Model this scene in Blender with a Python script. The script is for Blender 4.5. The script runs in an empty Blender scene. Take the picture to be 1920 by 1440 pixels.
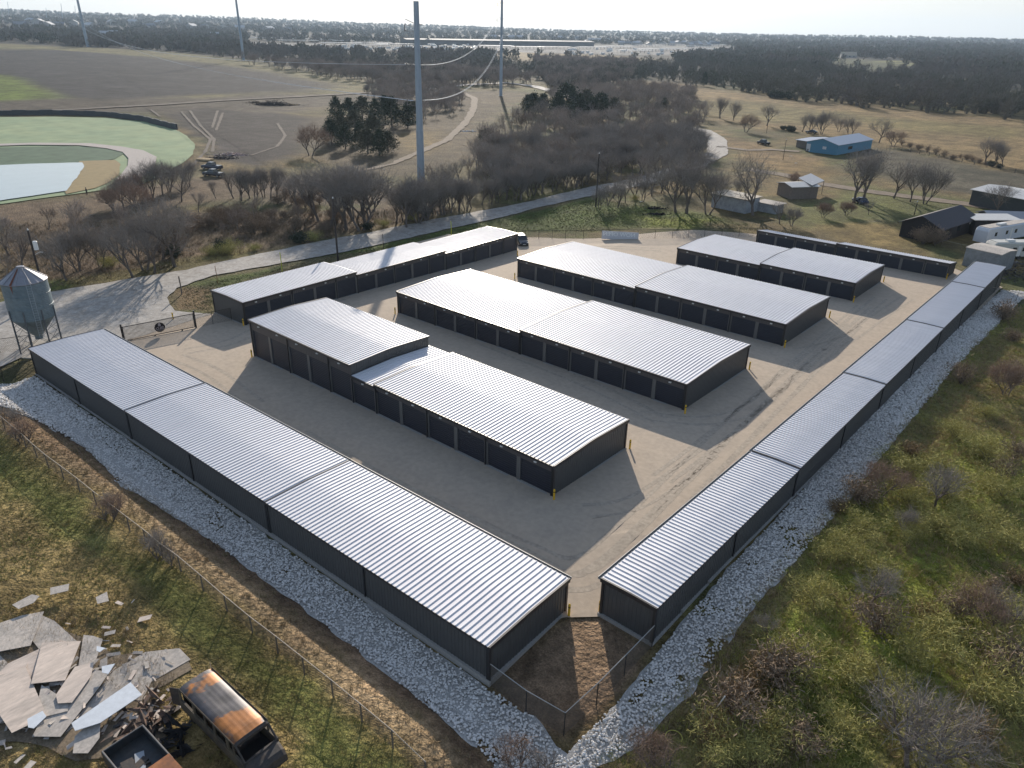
import bpy, bmesh, math, random
import numpy as np
from mathutils import Vector, Matrix
random.seed(7); rng = np.random.default_rng(7)
SC = bpy.context.scene; COL = SC.collection
R = math.radians
# ------------------------------------------------------------------ camera
FPX = 1390.79
CF = np.array([-0.5895650564797645, 0.68535036283908, -0.4274434750167014])
CR = np.array([0.7524698111174138, 0.6583869655803873, 0.017770394221099745])
CD = np.array([0.29360215860060634, -0.31116150743655796, -0.9038674066227155])
CAMP = np.array([0., 0., 35.])
cd = bpy.data.cameras.new('camera'); cam = bpy.data.objects.new('camera', cd); COL.objects.link(cam)
cd.sensor_width = 36; cd.lens = FPX/1920*36; cd.clip_start = 1; cd.clip_end = 20000
m = Matrix.Identity(4)
for i in range(3):
    m[i][0] = CR[i]; m[i][1] = -CD[i]; m[i][2] = -CF[i]; m[i][3] = CAMP[i]
cam.matrix_world = m; SC.camera = cam
# ------------------------------------------------------------------ world, sun, exposure
SUN_EL = R(19.0); SUN_AZ = math.atan2(0.727, -0.687)      # direction towards the sun in the ground plane
w = bpy.data.worlds.new('World'); SC.world = w; w.use_nodes = True
nt = w.node_tree; nt.nodes.clear()
sky = nt.nodes.new('ShaderNodeTexSky'); sky.sky_type = 'NISHITA'; sky.sun_disc = False
sky.sun_elevation = SUN_EL; sky.sun_rotation = R(90) - SUN_AZ
sky.air_density = 1.0; sky.dust_density = 1.0; sky.ozone_density = 2.5; sky.altitude = 200
tc = nt.nodes.new('ShaderNodeTexCoord'); mp = nt.nodes.new('ShaderNodeMapping'); mp.inputs['Scale'].default_value = (1.2, 1.2, 14)
nz = nt.nodes.new('ShaderNodeTexNoise'); nz.inputs['Scale'].default_value = 2.3; nz.inputs['Detail'].default_value = 5
cr = nt.nodes.new('ShaderNodeValToRGB'); cr.color_ramp.elements[0].position = .42; cr.color_ramp.elements[1].position = .72
mx = nt.nodes.new('ShaderNodeMixRGB'); mx.inputs['Color2'].default_value = (5.0, 5.15, 5.2, 1)
ml = nt.nodes.new('ShaderNodeMath'); ml.operation = 'MULTIPLY_ADD'; ml.inputs[1].default_value = .30; ml.inputs[2].default_value = .05
bg = nt.nodes.new('ShaderNodeBackground'); bg.inputs['Strength'].default_value = 0.118
wo = nt.nodes.new('ShaderNodeOutputWorld'); L = nt.links.new
L(tc.outputs['Generated'], mp.inputs['Vector']); L(mp.outputs[0], nz.inputs['Vector']); L(nz.outputs[0], cr.inputs[0])
sx = nt.nodes.new('ShaderNodeSeparateXYZ'); L(tc.outputs['Generated'], sx.inputs[0]); el = nt.nodes.new('ShaderNodeMapRange'); L(sx.outputs['Z'], el.inputs['Value'])
el.inputs['From Min'].default_value = 0; el.inputs['From Max'].default_value = .35; el.inputs['To Min'].default_value = .93; el.inputs['To Max'].default_value = .08
mm2 = nt.nodes.new('ShaderNodeMath'); mm2.operation = 'MAXIMUM'
L(cr.outputs[0], ml.inputs[0]); L(ml.outputs[0], mm2.inputs[0]); L(el.outputs[0], mm2.inputs[1]); L(mm2.outputs[0], mx.inputs['Fac']); L(sky.outputs[0], mx.inputs['Color1'])
L(mx.outputs[0], bg.inputs['Color']); L(bg.outputs[0], wo.inputs['Surface'])
sd = bpy.data.lights.new('sun', 'SUN'); sd.energy = 4.6; sd.angle = R(.55); sd.color = (1, .90, .775)
so = bpy.data.objects.new('sun', sd); COL.objects.link(so)
sv = Vector((math.cos(SUN_AZ)*math.cos(SUN_EL), math.sin(SUN_AZ)*math.cos(SUN_EL), math.sin(SUN_EL)))
so.rotation_euler = sv.to_track_quat('Z', 'Y').to_euler(); so.location = (0, 0, 120)
SC.view_settings.view_transform = 'Standard'; SC.view_settings.look = 'None'; SC.view_settings.gamma = 1
SC.view_settings.exposure = 0.46
# ------------------------------------------------------------------ terrain height and picture-to-ground helpers
def sst(t): t = np.clip(t, 0, 1); return t*t*(3-2*t)
def H(x, y):
    x = np.asarray(x, float); y = np.asarray(y, float)
    h = 0.012*(np.clip(x, -95, -12)+75)*np.interp(y, [22, 32, 41, 62, 88, 130], [.06, .75, 1.45, 1.1, .9, .65])
    h = h-1.0*sst((y-48)/55)*sst((-x-72)/14)*sst((-25-x*.3+60)/40+1)*sst((160-y)/40)*sst((x+170)/60)
    s_ = 21.95+.026*(x+88)-y; h = h+.95*sst((s_-2.4)/3.2)*sst((-x-15)/7)*sst((x+100)/10)   # low bank outside the rock bed, raised so the row's shadow ends sooner
    D = np.hypot(x, y)
    lat = (-x*.754 - y*.657)/np.maximum(D, 1)              # + to the left of the view
    lf = sst((lat+.25)/.95)
    f = np.clip((D-330)/4200, 0, 1.15)**1.25
    h = h + f*(42+42*lf) + 3.0*f*np.sin(x/310.)*np.cos(y/270.)
    # pond bowl
    return h - bowl(x, y)
BOWL = None
def bowl(x, y):
    if BOWL is None: return 0*x
    cx, cy, ra, rb, ca, sa, dep = BOWL
    dx, dy = x-cx, y-cy; u = (dx*ca+dy*sa)/ra; v = (-dx*sa+dy*ca)/rb
    r = np.sqrt(u*u+v*v); return dep*(1-sst((r-.55)/.45))
def ray(px, py): return CF + CR*(px-960)/FPX + CD*(py-720)/FPX
def at(px, py, dz=0.):
    d = ray(px, py); t = 20.; pt = t
    while t < 60000:
        P = CAMP+d*t
        if P[2] <= H(P[0], P[1])+dz: break
        pt = t; t *= 1.02
    a, b = pt, t
    for _ in range(30):
        c = (a+b)/2; P = CAMP+d*c
        if P[2] <= H(P[0], P[1])+dz: b = c
        else: a = c
    P = CAMP+d*b; return Vector(P)
def pix(P):
    v = np.asarray(P)-CAMP; z = v@CF; return 960+FPX*(v@CR)/z, 720+FPX*(v@CD)/z
def ppm(P): return FPX/float((np.asarray(P)-CAMP)@CF)     # photo pixels per metre there
def hgt(base, px, py):
    """height above base whose projection comes nearest to the picture point"""
    best = (1e9, 0)
    for h in np.linspace(.2, 90, 1500):
        q = pix(np.array(base)+[0, 0, h]); e = math.hypot(q[0]-px, q[1]-py)
        if e < best[0]: best = (e, h)
    return best[1]
# ------------------------------------------------------------------ materials
M = {}
def mat(name, col, rough=.8, metal=0., var=0., scale=1., bump=0., bscale=None, col2=None, spec=.5, stretch=None, detail=6, tint=None, cov=(.4, .65)):
    if name in M: return M[name]
    mm = bpy.data.materials.new(name); mm.use_nodes = True; n = mm.node_tree.nodes; l = mm.node_tree.links.new
    b = n['Principled BSDF']; b.inputs['Roughness'].default_value = rough; b.inputs['Metallic'].default_value = metal
    b.inputs['Specular IOR Level'].default_value = spec
    c = (*col, 1)
    b.inputs['Base Color'].default_value = c
    if var or col2 or bump or tint:
        t = n.new('ShaderNodeTexCoord'); mpp = n.new('ShaderNodeMapping'); l(t.outputs['Object'], mpp.inputs['Vector'])
        if stretch: mpp.inputs['Scale'].default_value = stretch
        no = n.new('ShaderNodeTexNoise'); no.inputs['Scale'].default_value = scale; no.inputs['Detail'].default_value = detail; no.inputs['Roughness'].default_value = .65
        l(mpp.outputs[0], no.inputs['Vector']); out = None
        if col2:
            r = n.new('ShaderNodeValToRGB'); r.color_ramp.elements[0].position = cov[0]; r.color_ramp.elements[1].position = cov[1]
            r.color_ramp.elements[0].color = c; r.color_ramp.elements[1].color = (*col2, 1); l(no.outputs[0], r.inputs[0]); out = r.outputs[0]
        if var:
            no2 = n.new('ShaderNodeTexNoise'); no2.inputs['Scale'].default_value = scale*3.7; no2.inputs['Detail'].default_value = 8; l(mpp.outputs[0], no2.inputs['Vector'])
            mr = n.new('ShaderNodeMapRange'); mr.inputs['From Min'].default_value = .25; mr.inputs['From Max'].default_value = .75
            mr.inputs['To Min'].default_value = 1-var; mr.inputs['To Max'].default_value = 1+var; l(no2.outputs[0], mr.inputs['Value'])
            vm = n.new('ShaderNodeVectorMath'); vm.operation = 'SCALE'; l(mr.outputs[0], vm.inputs['Scale'])
            if out: l(out, vm.inputs[0])
            else: vm.inputs[0].default_value = col
            out = vm.outputs[0]
        if tint:
            at_ = n.new('ShaderNodeAttribute'); at_.attribute_name = 'tint'
            mxx = n.new('ShaderNodeMixRGB'); l(at_.outputs['Fac'], mxx.inputs['Fac']); mxx.inputs['Color2'].default_value = (*tint, 1)
            if out: l(out, mxx.inputs['Color1'])
            else: mxx.inputs['Color1'].default_value = c
            out = mxx.outputs[0]
        if out: l(out, b.inputs['Base Color'])
        if bump:
            nb = n.new('ShaderNodeTexNoise'); nb.inputs['Scale'].default_value = bscale or scale*6; nb.inputs['Detail'].default_value = 6; l(mpp.outputs[0], nb.inputs['Vector'])
            bp = n.new('ShaderNodeBump'); bp.inputs['Strength'].default_value = 1; bp.inputs['Distance'].default_value = bump
            l(nb.outputs[0], bp.inputs['Height']); l(bp.outputs[0], b.inputs['Normal'])
    M[name] = mm; return mm
# ------------------------------------------------------------------ mesh builders
class MB:
    def __init__(s): s.v = []; s.f = []; s.m = []; s.mi = 0
    def add(s, vs, fs):
        o = len(s.v); s.v += [tuple(p) for p in vs]; s.f += [tuple(i+o for i in f) for f in fs]; s.m += [s.mi]*len(fs); return s
    def box(s, x0, x1, y0, y1, z0, z1, rot=0, c=None):
        vs = [(x, y, z) for z in (z0, z1) for y in (y0, y1) for x in (x0, x1)]
        if rot:
            c = c or (0, 0); ca, sa = math.cos(rot), math.sin(rot)
            vs = [(c[0]+(x-c[0])*ca-(y-c[1])*sa, c[1]+(x-c[0])*sa+(y-c[1])*ca, z) for x, y, z in vs]
        return s.add(vs, [(0, 2, 3, 1), (4, 5, 7, 6), (0, 1, 5, 4), (2, 6, 7, 3), (0, 4, 6, 2), (1, 3, 7, 5)])
    def tube(s, pts, rad, n=6, cap=True):
        pts = [Vector(p) for p in pts]; rs = rad if hasattr(rad, '__len__') else [rad]*len(pts); vs = []
        for i, p in enumerate(pts):
            d = (pts[min(i+1, len(pts)-1)]-pts[max(i-1, 0)]); d = d.normalized() if d.length > 1e-9 else Vector((0, 0, 1))
            a = d.cross(Vector((0, 0, 1))) if abs(d.z) < .95 else d.cross(Vector((1, 0, 0))); a.normalize(); b = d.cross(a)
            for k in range(n):
                t = 2*math.pi*k/n; vs.append(p+(a*math.cos(t)+b*math.sin(t))*rs[i])
        fs = [(i*n+k, i*n+(k+1) % n, (i+1)*n+(k+1) % n, (i+1)*n+k) for i in range(len(pts)-1) for k in range(n)]
        if cap: fs += [tuple(range(n-1, -1, -1)), tuple((len(pts)-1)*n+k for k in range(n))]
        return s.add(vs, fs)
    def lathe(s, prof, n=24, c=(0, 0)):
        vs = [(c[0]+r*math.cos(2*math.pi*k/n), c[1]+r*math.sin(2*math.pi*k/n), z) for r, z in prof for k in range(n)]
        fs = [(i*n+k, i*n+(k+1) % n, (i+1)*n+(k+1) % n, (i+1)*n+k) for i in range(len(prof)-1) for k in range(n)]
        return s.add(vs, fs)
    def prism(s, poly, z0, z1):
        n = len(poly); vs = [(x, y, z0) for x, y in poly]+[(x, y, z1) for x, y in poly]
        return s.add(vs, [tuple(range(n-1, -1, -1)), tuple(range(n, 2*n))]+[(k, (k+1) % n, n+(k+1) % n, n+k) for k in range(n)])
    def loft(s, secs, cap=True, close=True):
        n = len(secs[0]); vs = [p for q in secs for p in q]
        fs = [(i*n+k, i*n+(k+1) % n, (i+1)*n+(k+1) % n, (i+1)*n+k) for i in range(len(secs)-1) for k in range(n if close else n-1)]
        if cap: fs += [tuple(range(n-1, -1, -1)), tuple((len(secs)-1)*n+k for k in range(n))]
        return s.add(vs, fs)
    def build(s, name, mats, parent=None, smooth=False):
        me = bpy.data.meshes.new(name); me.from_pydata(s.v, [], s.f); me.update()
        for mm in (mats if isinstance(mats, (list, tuple)) else [mats]): me.materials.append(mm)
        if any(s.m): me.polygons.foreach_set('material_index', s.m)
        if smooth: me.polygons.foreach_set('use_smooth', [True]*len(s.f))
        o = bpy.data.objects.new(name, me); COL.objects.link(o)
        if parent: o.parent = parent
        return o
def npmesh(name, V, F, mats, attr=None, fm=None, parent=None, smooth=False):
    """V (n,3), F (m,k) numpy"""
    me = bpy.data.meshes.new(name); k = F.shape[1]
    me.vertices.add(len(V)); me.vertices.foreach_set('co', np.ascontiguousarray(V, dtype=np.float32).ravel())
    me.loops.add(F.size); me.loops.foreach_set('vertex_index', np.ascontiguousarray(F, dtype=np.int32).ravel())
    me.polygons.add(len(F)); me.polygons.foreach_set('loop_start', np.arange(0, F.size, k, dtype=np.int32))
    try: me.polygons.foreach_set('loop_total', np.full(len(F), k, dtype=np.int32))
    except Exception: pass
    for mm in (mats if isinstance(mats, (list, tuple)) else [mats]): me.materials.append(mm)
    if fm is not None: me.polygons.foreach_set('material_index', np.ascontiguousarray(fm, dtype=np.int32))
    if smooth: me.polygons.foreach_set('use_smooth', np.ones(len(F), dtype=bool))
    me.update(calc_edges=True)
    if attr is not None:
        a = me.attributes.new('tint', 'FLOAT', 'POINT'); a.data.foreach_set('value', np.ascontiguousarray(attr, dtype=np.float32))
    o = bpy.data.objects.new(name, me); COL.objects.link(o)
    if parent: o.parent = parent
    return o
def tag(o, label=None, cat=None, group=None, kind=None):
    if label: o['label'] = label
    if cat: o['category'] = cat
    if group: o['group'] = group
    if kind: o['kind'] = kind
    return o
def empty(name, loc, rz=0, label=None, cat=None, group=None):
    o = bpy.data.objects.new(name, None); COL.objects.link(o); o.location = loc; o.rotation_euler = (0, 0, rz)
    o.empty_display_size = .3
    return tag(o, label, cat, group)
KIDS = {}
def dup(root, loc, rz=0, sc=1., label=None, group=None):
    r = root.copy(); COL.objects.link(r); r.location = loc; r.rotation_euler = (0, 0, rz); r.scale = (sc, sc, sc) if not hasattr(sc, '__len__') else sc
    if root.name not in KIDS: KIDS[root.name] = [(c, list(c.children)) for c in root.children]
    for ch, gs in KIDS[root.name]:
        c = ch.copy(); COL.objects.link(c); c.parent = r
        for g in gs:
            d = g.copy(); COL.objects.link(d); d.parent = c
    if label: r['label'] = label
    if group: r['group'] = group
    return r
def place(root, used, loc, rz=0, sc=1., label=None, group=None):
    """first use moves the prototype itself, later ones copy it"""
    if root.name not in used:
        if root.name not in KIDS: KIDS[root.name] = [(c, list(c.children)) for c in root.children]
        used.add(root.name); root.location = loc; root.rotation_euler = (0, 0, rz); root.scale = (sc, sc, sc) if not hasattr(sc, '__len__') else sc
        if label: root['label'] = label
        if group: root['group'] = group
        return root
    return dup(root, loc, rz, sc, label, group)
USED = set()
def inpoly(x, y, poly):
    x = np.asarray(x); y = np.asarray(y); c = np.zeros(x.shape, bool); n = len(poly)
    for i in range(n):
        x1, y1 = poly[i]; x2, y2 = poly[(i+1) % n]
        if y1 == y2: continue
        k = ((y1 > y) != (y2 > y)) & (x < (x2-x1)*(y-y1)/(y2-y1)+x1); c ^= k
    return c
def pdist(x, y, poly):
    d = np.full(np.shape(x), 1e9); n = len(poly)
    for i in range(n):
        x1, y1 = poly[i]; x2, y2 = poly[(i+1) % n]; dx, dy = x2-x1, y2-y1; q = dx*dx+dy*dy+1e-9
        t = np.clip(((x-x1)*dx+(y-y1)*dy)/q, 0, 1); d = np.minimum(d, np.hypot(x-x1-t*dx, y-y1-t*dy))
    return d
def wp(pts): return [tuple(at(*p)[:2]) for p in pts]       # picture outline -> ground outline
def vnoise(x, y, s, seed=0):
    """cheap smooth value noise, 0..1"""
    x = np.asarray(x)/s; y = np.asarray(y)/s; xi = np.floor(x).astype(np.int64); yi = np.floor(y).astype(np.int64); fx = x-xi; fy = y-yi
    fx = fx*fx*(3-2*fx); fy = fy*fy*(3-2*fy)
    def h(a, b):
        n = (a*374761393+b*668265263+seed*982451653) & 0x7fffffff; n = ((n ^ (n >> 13))*1274126177) & 0x7fffffff; return ((n ^ (n >> 16)) & 0xffff)/65535.
    return (h(xi, yi)*(1-fx)+h(xi+1, yi)*fx)*(1-fy)+(h(xi, yi+1)*(1-fx)+h(xi+1, yi+1)*fx)*fy
def fbm(x, y, s, seed=0): return .5*vnoise(x, y, s, seed)+.3*vnoise(x, y, s/2.3, seed+1)+.2*vnoise(x, y, s/5.1, seed+2)
# ------------------------------------------------------------------ ground sheet (one mesh, fine near the yard, coarse at the horizon)
def axis(lo, a, b, hi, st, g=1.06):
    xs = list(np.arange(a, b, st)); s = st; x = a
    while x > lo: s *= g; x -= s; xs.insert(0, x)
    s = st; x = xs[-1]
    while x < hi: s *= g; x += s; xs.append(x)
    return np.array(xs)
AX = axis(-7500, -120, 24, 2500, .62); AY = axis(-120, 2, 150, 9500, .62)
GX, GY = np.meshgrid(AX, AY, indexing='ij'); X = GX.ravel(); Y = GY.ravel()
base = np.stack([np.full(X.shape, .135), np.full(X.shape, .112), np.full(X.shape, .055)], 1)
Dd = np.hypot(X, Y)
n1 = fbm(X, Y, 38, 3); n2 = fbm(X, Y, 9, 9); n3 = fbm(X, Y, 2.6, 15); n4 = fbm(X, Y, 1.1, 21)
def mixc(c, wgt): 
    global base; base = base*(1-wgt[:, None])+np.array(c)[None]*wgt[:, None]
mixc((.060, .088, .018), sst((n1*.45+n2*.55-.47)/.14)*.55)            # greener patches
mixc((.185, .125, .055), sst((fbm(X, Y, 22, 40)-.5)/.15)*.6)
def zone(poly, col, soft=1.5, amt=1., edge=1.5, ns=5, world=False):
    """albedo region of the ground (field, bare soil, lawn) with a ragged natural edge"""
    p = poly if world else wp(poly)
    bx = [q[0] for q in p]; by = [q[1] for q in p]; pad = soft+edge*3
    s = (X > min(bx)-pad) & (X < max(bx)+pad) & (Y > min(by)-pad) & (Y < max(by)+pad)
    i = np.nonzero(s)[0]
    if not len(i): return
    x, y = X[i], Y[i]; d = pdist(x, y, p)*np.where(inpoly(x, y, p), 1, -1)+(fbm(x, y, ns, 77)-.5)*2*edge
    wgt = sst(d/soft*.5+.5)*amt; base[i] = base[i]*(1-wgt[:, None])+np.array(col)[None]*wgt[:, None]
# distance bands (woodland floor far away is dark)
far = sst((Dd-520)/260); base = base*(1-far[:, None])+np.array([.034, .033, .028])[None]*far[:, None]
# right-hand hay field and tan meadow
zone([(1190, 150), (1330, 165), (1500, 190), (1600, 195), (1920, 222), (2000, 330), (1920, 335), (1800, 300), (1700, 280), (1600, 262), (1480, 245), (1330, 225), (1250, 200), (1150, 165)], (.215, .150, .070), 6, .95, 5, 20)
zone([(1250, 185), (1400, 190), (1600, 215), (1500, 235), (1300, 215)], (.15, .135, .055), 10, .6, 8, 20)
zone([(1500, 205), (1920, 240), (1920, 262), (1650, 240)], (.16, .14, .05), 8, .6, 8, 20)
zone([(940, 97), (1110, 103), (1250, 112), (1130, 120), (960, 113)], (.26, .19, .10), 12, 1, 6, 30)
zone([(1655, 112), (1755, 121), (1740, 124), (1640, 118)], (.2, .19, .07), 8, 1, 6, 30)
zone([(1560, 108), (1700, 118), (1680, 135), (1560, 125)], (.10, .105, .045), 12, .8, 8, 30)
# ploughed field upper left, margins
zone([(-60, 80), (150, 88), (300, 95), (470, 112), (610, 138), (700, 160), (620, 175), (500, 180), (350, 186), (120, 186), (-60, 188)], (.155, .135, .060), 12, .9, 8, 30)
zone([(-60, 92), (80, 92), (200, 100), (330, 112), (450, 126), (560, 145), (640, 163), (560, 172), (420, 178), (250, 184), (110, 186), (60, 160), (-60, 130)], (.036, .035, .036), 9, 1, 7, 24)
zone([(-60, 135), (20, 142), (60, 158), (112, 180), (60, 188), (-60, 190)], (.105, .140, .025), 8, 1, 5, 20)
zone([(-60, 188), (300, 184), (500, 178), (640, 176), (760, 168), (830, 172), (900, 172), (905, 200), (700, 195), (480, 215), (300, 212), (-60, 216)], (.088, .073, .056), 5, .95, 4, 14)
zone([(380, 200), (470, 212), (560, 215), (630, 225), (600, 262), (560, 290), (480, 310), (400, 300), (380, 260), (340, 238), (300, 215)], (.047, .040, .036), 4, 1, 4, 10)
zone([(-40, 385), (160, 370), (300, 345), (430, 330), (560, 330), (600, 355), (480, 372), (300, 390), (180, 402), (-40, 420)], (.150, .105, .070), 3, .85, 3, 7)
zone([(520, 335), (700, 345), (790, 365), (770, 385), (600, 380), (480, 385)], (.14, .105, .078), 3, .8, 3, 6)
# big clearing between the tree lines
zone([(590, 215), (760, 215), (900, 165), (1010, 175), (960, 200), (900, 250), (900, 300), (760, 330), (640, 320), (560, 260)], (.105, .080, .050), 5, .9, 4, 10)
zone([(740, 255), (820, 240), (830, 275), (770, 300)], (.24, .165, .06), 4, .6, 3, 7)
# brush and lawn next to the road
zone([(0, 410), (300, 400), (640, 395), (800, 380), (850, 395), (640, 440), (450, 480), (240, 520), (110, 545), (0, 560)], (.120, .082, .054), 2.5, .85, 2.5, 5)
zone([(100, 525), (300, 495), (480, 462), (470, 478), (330, 508), (100, 545)], (.16, .135, .045), 1.5, .8, 2, 4)
zone([(0, 545), (110, 525), (130, 540), (0, 580)], (.075, .10, .02), 1.5, .8, 2, 4)
zone([(345, 535), (560, 492), (860, 425), (1010, 395), (1120, 370), (1160, 385), (1100, 420), (960, 440), (600, 480), (420, 540)], (.075, .105, .020), 1.2, .9, 1.2, 4)
zone([(970, 400), (1180, 385), (1330, 400), (1370, 415), (1200, 428), (980, 432)], (.085, .115, .022), 3, .85, 3, 8)
zone([(1200, 405), (1330, 412), (1290, 428), (1215, 425)], (.17, .19, .02), 2, .8, 2, 5)
zone([(330, 545), (400, 540), (398, 585), (330, 580)], (.19, .125, .065), 1, .9, 1, 3)
# homesteads on the right
zone([(1330, 240), (1440, 275), (1560, 300), (1480, 330), (1400, 300), (1350, 260)], (.24, .155, .075), 4, .8, 4, 9)
zone([(1440, 300), (1560, 305), (1560, 340), (1470, 330)], (.225, .15, .06), 4, .7, 4, 9)
zone([(1590, 272), (1700, 285), (1850, 315), (1960, 335), (1960, 380), (1700, 350), (1640, 320)], (.078, .070, .050), 3, .9, 3, 8)
zone([(1600, 345), (1920, 385), (1920, 440), (1700, 400), (1560, 430), (1500, 430), (1440, 400), (1560, 370)], (.125, .130, .042), 3, .8, 3, 8)
zone([(1520, 420), (1690, 418), (1690, 470), (1560, 445)], (.215, .155, .06), 2, .8, 2, 6)
# near field lower left
zone([(-40, 760), (200, 900), (420, 1110), (700, 1340), (820, 1470), (-40, 1500)], (.27, .195, .080), 1, .8, 1, 4)
zone([(-40, 790), (40, 860), (160, 960), (200, 1000), (120, 1000), (40, 940), (-40, 900)], (.125, .150, .032), 1.2, .7, 1.5, 2.5)
zone([(170, 1010), (330, 1080), (420, 1160), (560, 1260), (680, 1370), (760, 1460), (600, 1460), (560, 1370), (420, 1240), (320, 1150), (200, 1060)], (.115, .145, .030), 1.0, .65, 1.2, 2.2)
zone([(0, 770), (240, 900), (440, 1060), (660, 1240), (900, 1440), (830, 1460), (640, 1300), (420, 1110), (200, 930), (0, 800)], (.30, .215, .125), .8, .95, .8, 2)
zone([(-30, 768), (60, 826), (240, 922), (440, 1075), (660, 1255), (900, 1455), (990, 1500), (960, 1490), (790, 1318), (560, 1135), (330, 970), (160, 840), (60, 785), (-40, 750)], (.27, .18, .105), .7, 1, .5, 2)
zone([(0, 762), (60, 788), (160, 850), (330, 985), (560, 1150), (790, 1335), (950, 1500), (1000, 1500), (790, 1300), (560, 1115), (330, 950), (160, 820)], (.15, .095, .058), .6, 1, .5, 1.5)
zone([(440, 79), (760, 84), (1330, 84), (1390, 92), (1250, 104), (940, 97), (480, 90)], (.20, .19, .175), 12, 1, 8, 40)
zone([(1058, 1158), (1135, 1152), (1222, 1218), (1175, 1290), (1057, 1395), (985, 1345), (915, 1292)], (.235, .160, .100), .4, 1, .4, 1.5)
# near bank on the right
zone([(1240, 1240), (1480, 980), (1800, 640), (1960, 560), (1960, 1480), (1080, 1480)], (.21, .19, .065), 1, .85, 1, 3)
zone([(1500, 1010), (1700, 860), (1960, 800), (1960, 1150), (1800, 1330), (1600, 1300), (1500, 1200)], (.20, .225, .035), 1.5, .8, 2.5, 3)
zone([(1420, 1120), (1560, 1180), (1640, 1350), (1600, 1470), (1480, 1400), (1400, 1280)], (.115, .145, .022), 1.5, .8, 2, 3)
zone([(1090, 1425), (1250, 1280), (1500, 1000), (1560, 960), (1500, 1060), (1330, 1300), (1180, 1460)], (.19, .135, .075), .8, .8, .8, 2)
for k in range(26):                                                   # wheel-churned clods of the field: patchy dark soil
    pass
base *= (0.80+.40*n3+.22*(n4-.5))[:, None]
Z = H(X, Y)+(fbm(X, Y, 3.1, 33)-.5)*.10*sst((170-Dd)/60)*(1-inpoly(X, Y, wp([(228, 630), (30, 700), (920, 1310), (1060, 1240), (1222, 1230), (1890, 545), (1790, 470), (1600, 450), (1418, 410), (960, 425), (700, 460), (390, 550)])))
NXg, NYg = GX.shape; idx = np.arange(NXg*NYg).reshape(NXg, NYg)
# keep the sheet under the flat yard surfaces
F = np.stack([idx[:-1, :-1].ravel(), idx[1:, :-1].ravel(), idx[1:, 1:].ravel(), idx[:-1, 1:].ravel()], 1)
gm = bpy.data.materials.new('ground'); gm.use_nodes = True; n = gm.node_tree.nodes; l = gm.node_tree.links.new; b = n['Principled BSDF']
b.inputs['Roughness'].default_value = .95; b.inputs['Specular IOR Level'].default_value = .15
ca = n.new('ShaderNodeVertexColor'); ca.layer_name = 'soil'
t = n.new('ShaderNodeTexCoord'); prev = ca.outputs[0]
for sc_, am, fr in ((9., .55, .7), (1.6, .40, .6), (.16, .50, .7), (.035, .36, .65)):
    no = n.new('ShaderNodeTexNoise'); no.inputs['Scale'].default_value = sc_; no.inputs['Detail'].default_value = 7; no.inputs['Roughness'].default_value = fr; l(t.outputs['Object'], no.inputs['Vector'])
    mr = n.new('ShaderNodeMapRange'); mr.inputs['From Min'].default_value = .3; mr.inputs['From Max'].default_value = .7; mr.inputs['To Min'].default_value = 1-am; mr.inputs['To Max'].default_value = 1+am
    l(no.outputs[0], mr.inputs['Value']); vm = n.new('ShaderNodeVectorMath'); vm.operation = 'SCALE'; l(prev, vm.inputs[0]); l(mr.outputs[0], vm.inputs['Scale']); prev = vm.outputs[0]
l(prev, b.inputs['Base Color'])
nb = n.new('ShaderNodeTexNoise'); nb.inputs['Scale'].default_value = 3.5; nb.inputs['Detail'].default_value = 9; l(t.outputs['Object'], nb.inputs['Vector'])
bp = n.new('ShaderNodeBump'); bp.inputs['Distance'].default_value = .35; l(nb.outputs[0], bp.inputs['Height']); l(bp.outputs[0], b.inputs['Normal'])
go = npmesh('ground', np.stack([X, Y, Z], 1), F, gm, smooth=True)
vc = go.data.color_attributes.new('soil', 'FLOAT_COLOR', 'POINT'); vc.data.foreach_set('color', np.concatenate([base, np.ones((len(base), 1))], 1).astype(np.float32).ravel())
tag(go, kind='structure')
# ------------------------------------------------------------------ draped sheets: yard, roads, rock bed, water
def sheet(name, poly, m, dz=.06, cell=1.0, jag=.25, ns=1.2, world=False, kind='structure', flat=None, hump=0.):
    p = poly if world or isinstance(poly[0][0], float) and isinstance(poly, RB) else wp(poly)
    q = []
    for i in range(len(p)):                                  # densify and roughen the outline
        a = Vector(p[i]); c = Vector(p[(i+1) % len(p)]); k = max(1, int((c-a).length/cell)); nrm = Vector((-(c-a).y, (c-a).x)).normalized()
        for j in range(k):
            s = a.lerp(c, j/k); d = (float(fbm(s.x, s.y, ns, 5))-.5)*2*jag; q.append(s+nrm*d)
    bm = bmesh.new(); vs = [bm.verts.new((s.x, s.y, 0)) for s in q]
    f = bm.faces.new(vs); bmesh.ops.triangulate(bm, faces=[f])
    ext = max(max(s.x for s in q)-min(s.x for s in q), max(s.y for s in q)-min(s.y for s in q)); step = max(ext/60, cell*1.2)
    for ax in (0, 1):
        lo = min(s[ax] for s in q); hi = max(s[ax] for s in q); c = lo+step
        while c < hi:
            co = [0, 0, 0]; no = [0, 0, 0]; co[ax] = c; no[ax] = 1
            bmesh.ops.bisect_plane(bm, geom=bm.verts[:]+bm.edges[:]+bm.faces[:], plane_co=co, plane_no=no); c += step
    for v in bm.verts: v.co.z = (flat if flat is not None else float(H(v.co.x, v.co.y))+dz+.0006*max(0, math.hypot(v.co.x, v.co.y)-110))
    bmesh.ops.recalc_face_normals(bm, faces=bm.faces[:])
    me = bpy.data.meshes.new(name); bm.to_mesh(me); bm.free(); me.materials.append(m)
    if sum(pp.normal.z for pp in me.polygons) < 0: me.flip_normals()
    o = bpy.data.objects.new(name, me); COL.objects.link(o); return tag(o, kind=kind)
class RB(list): pass
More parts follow.
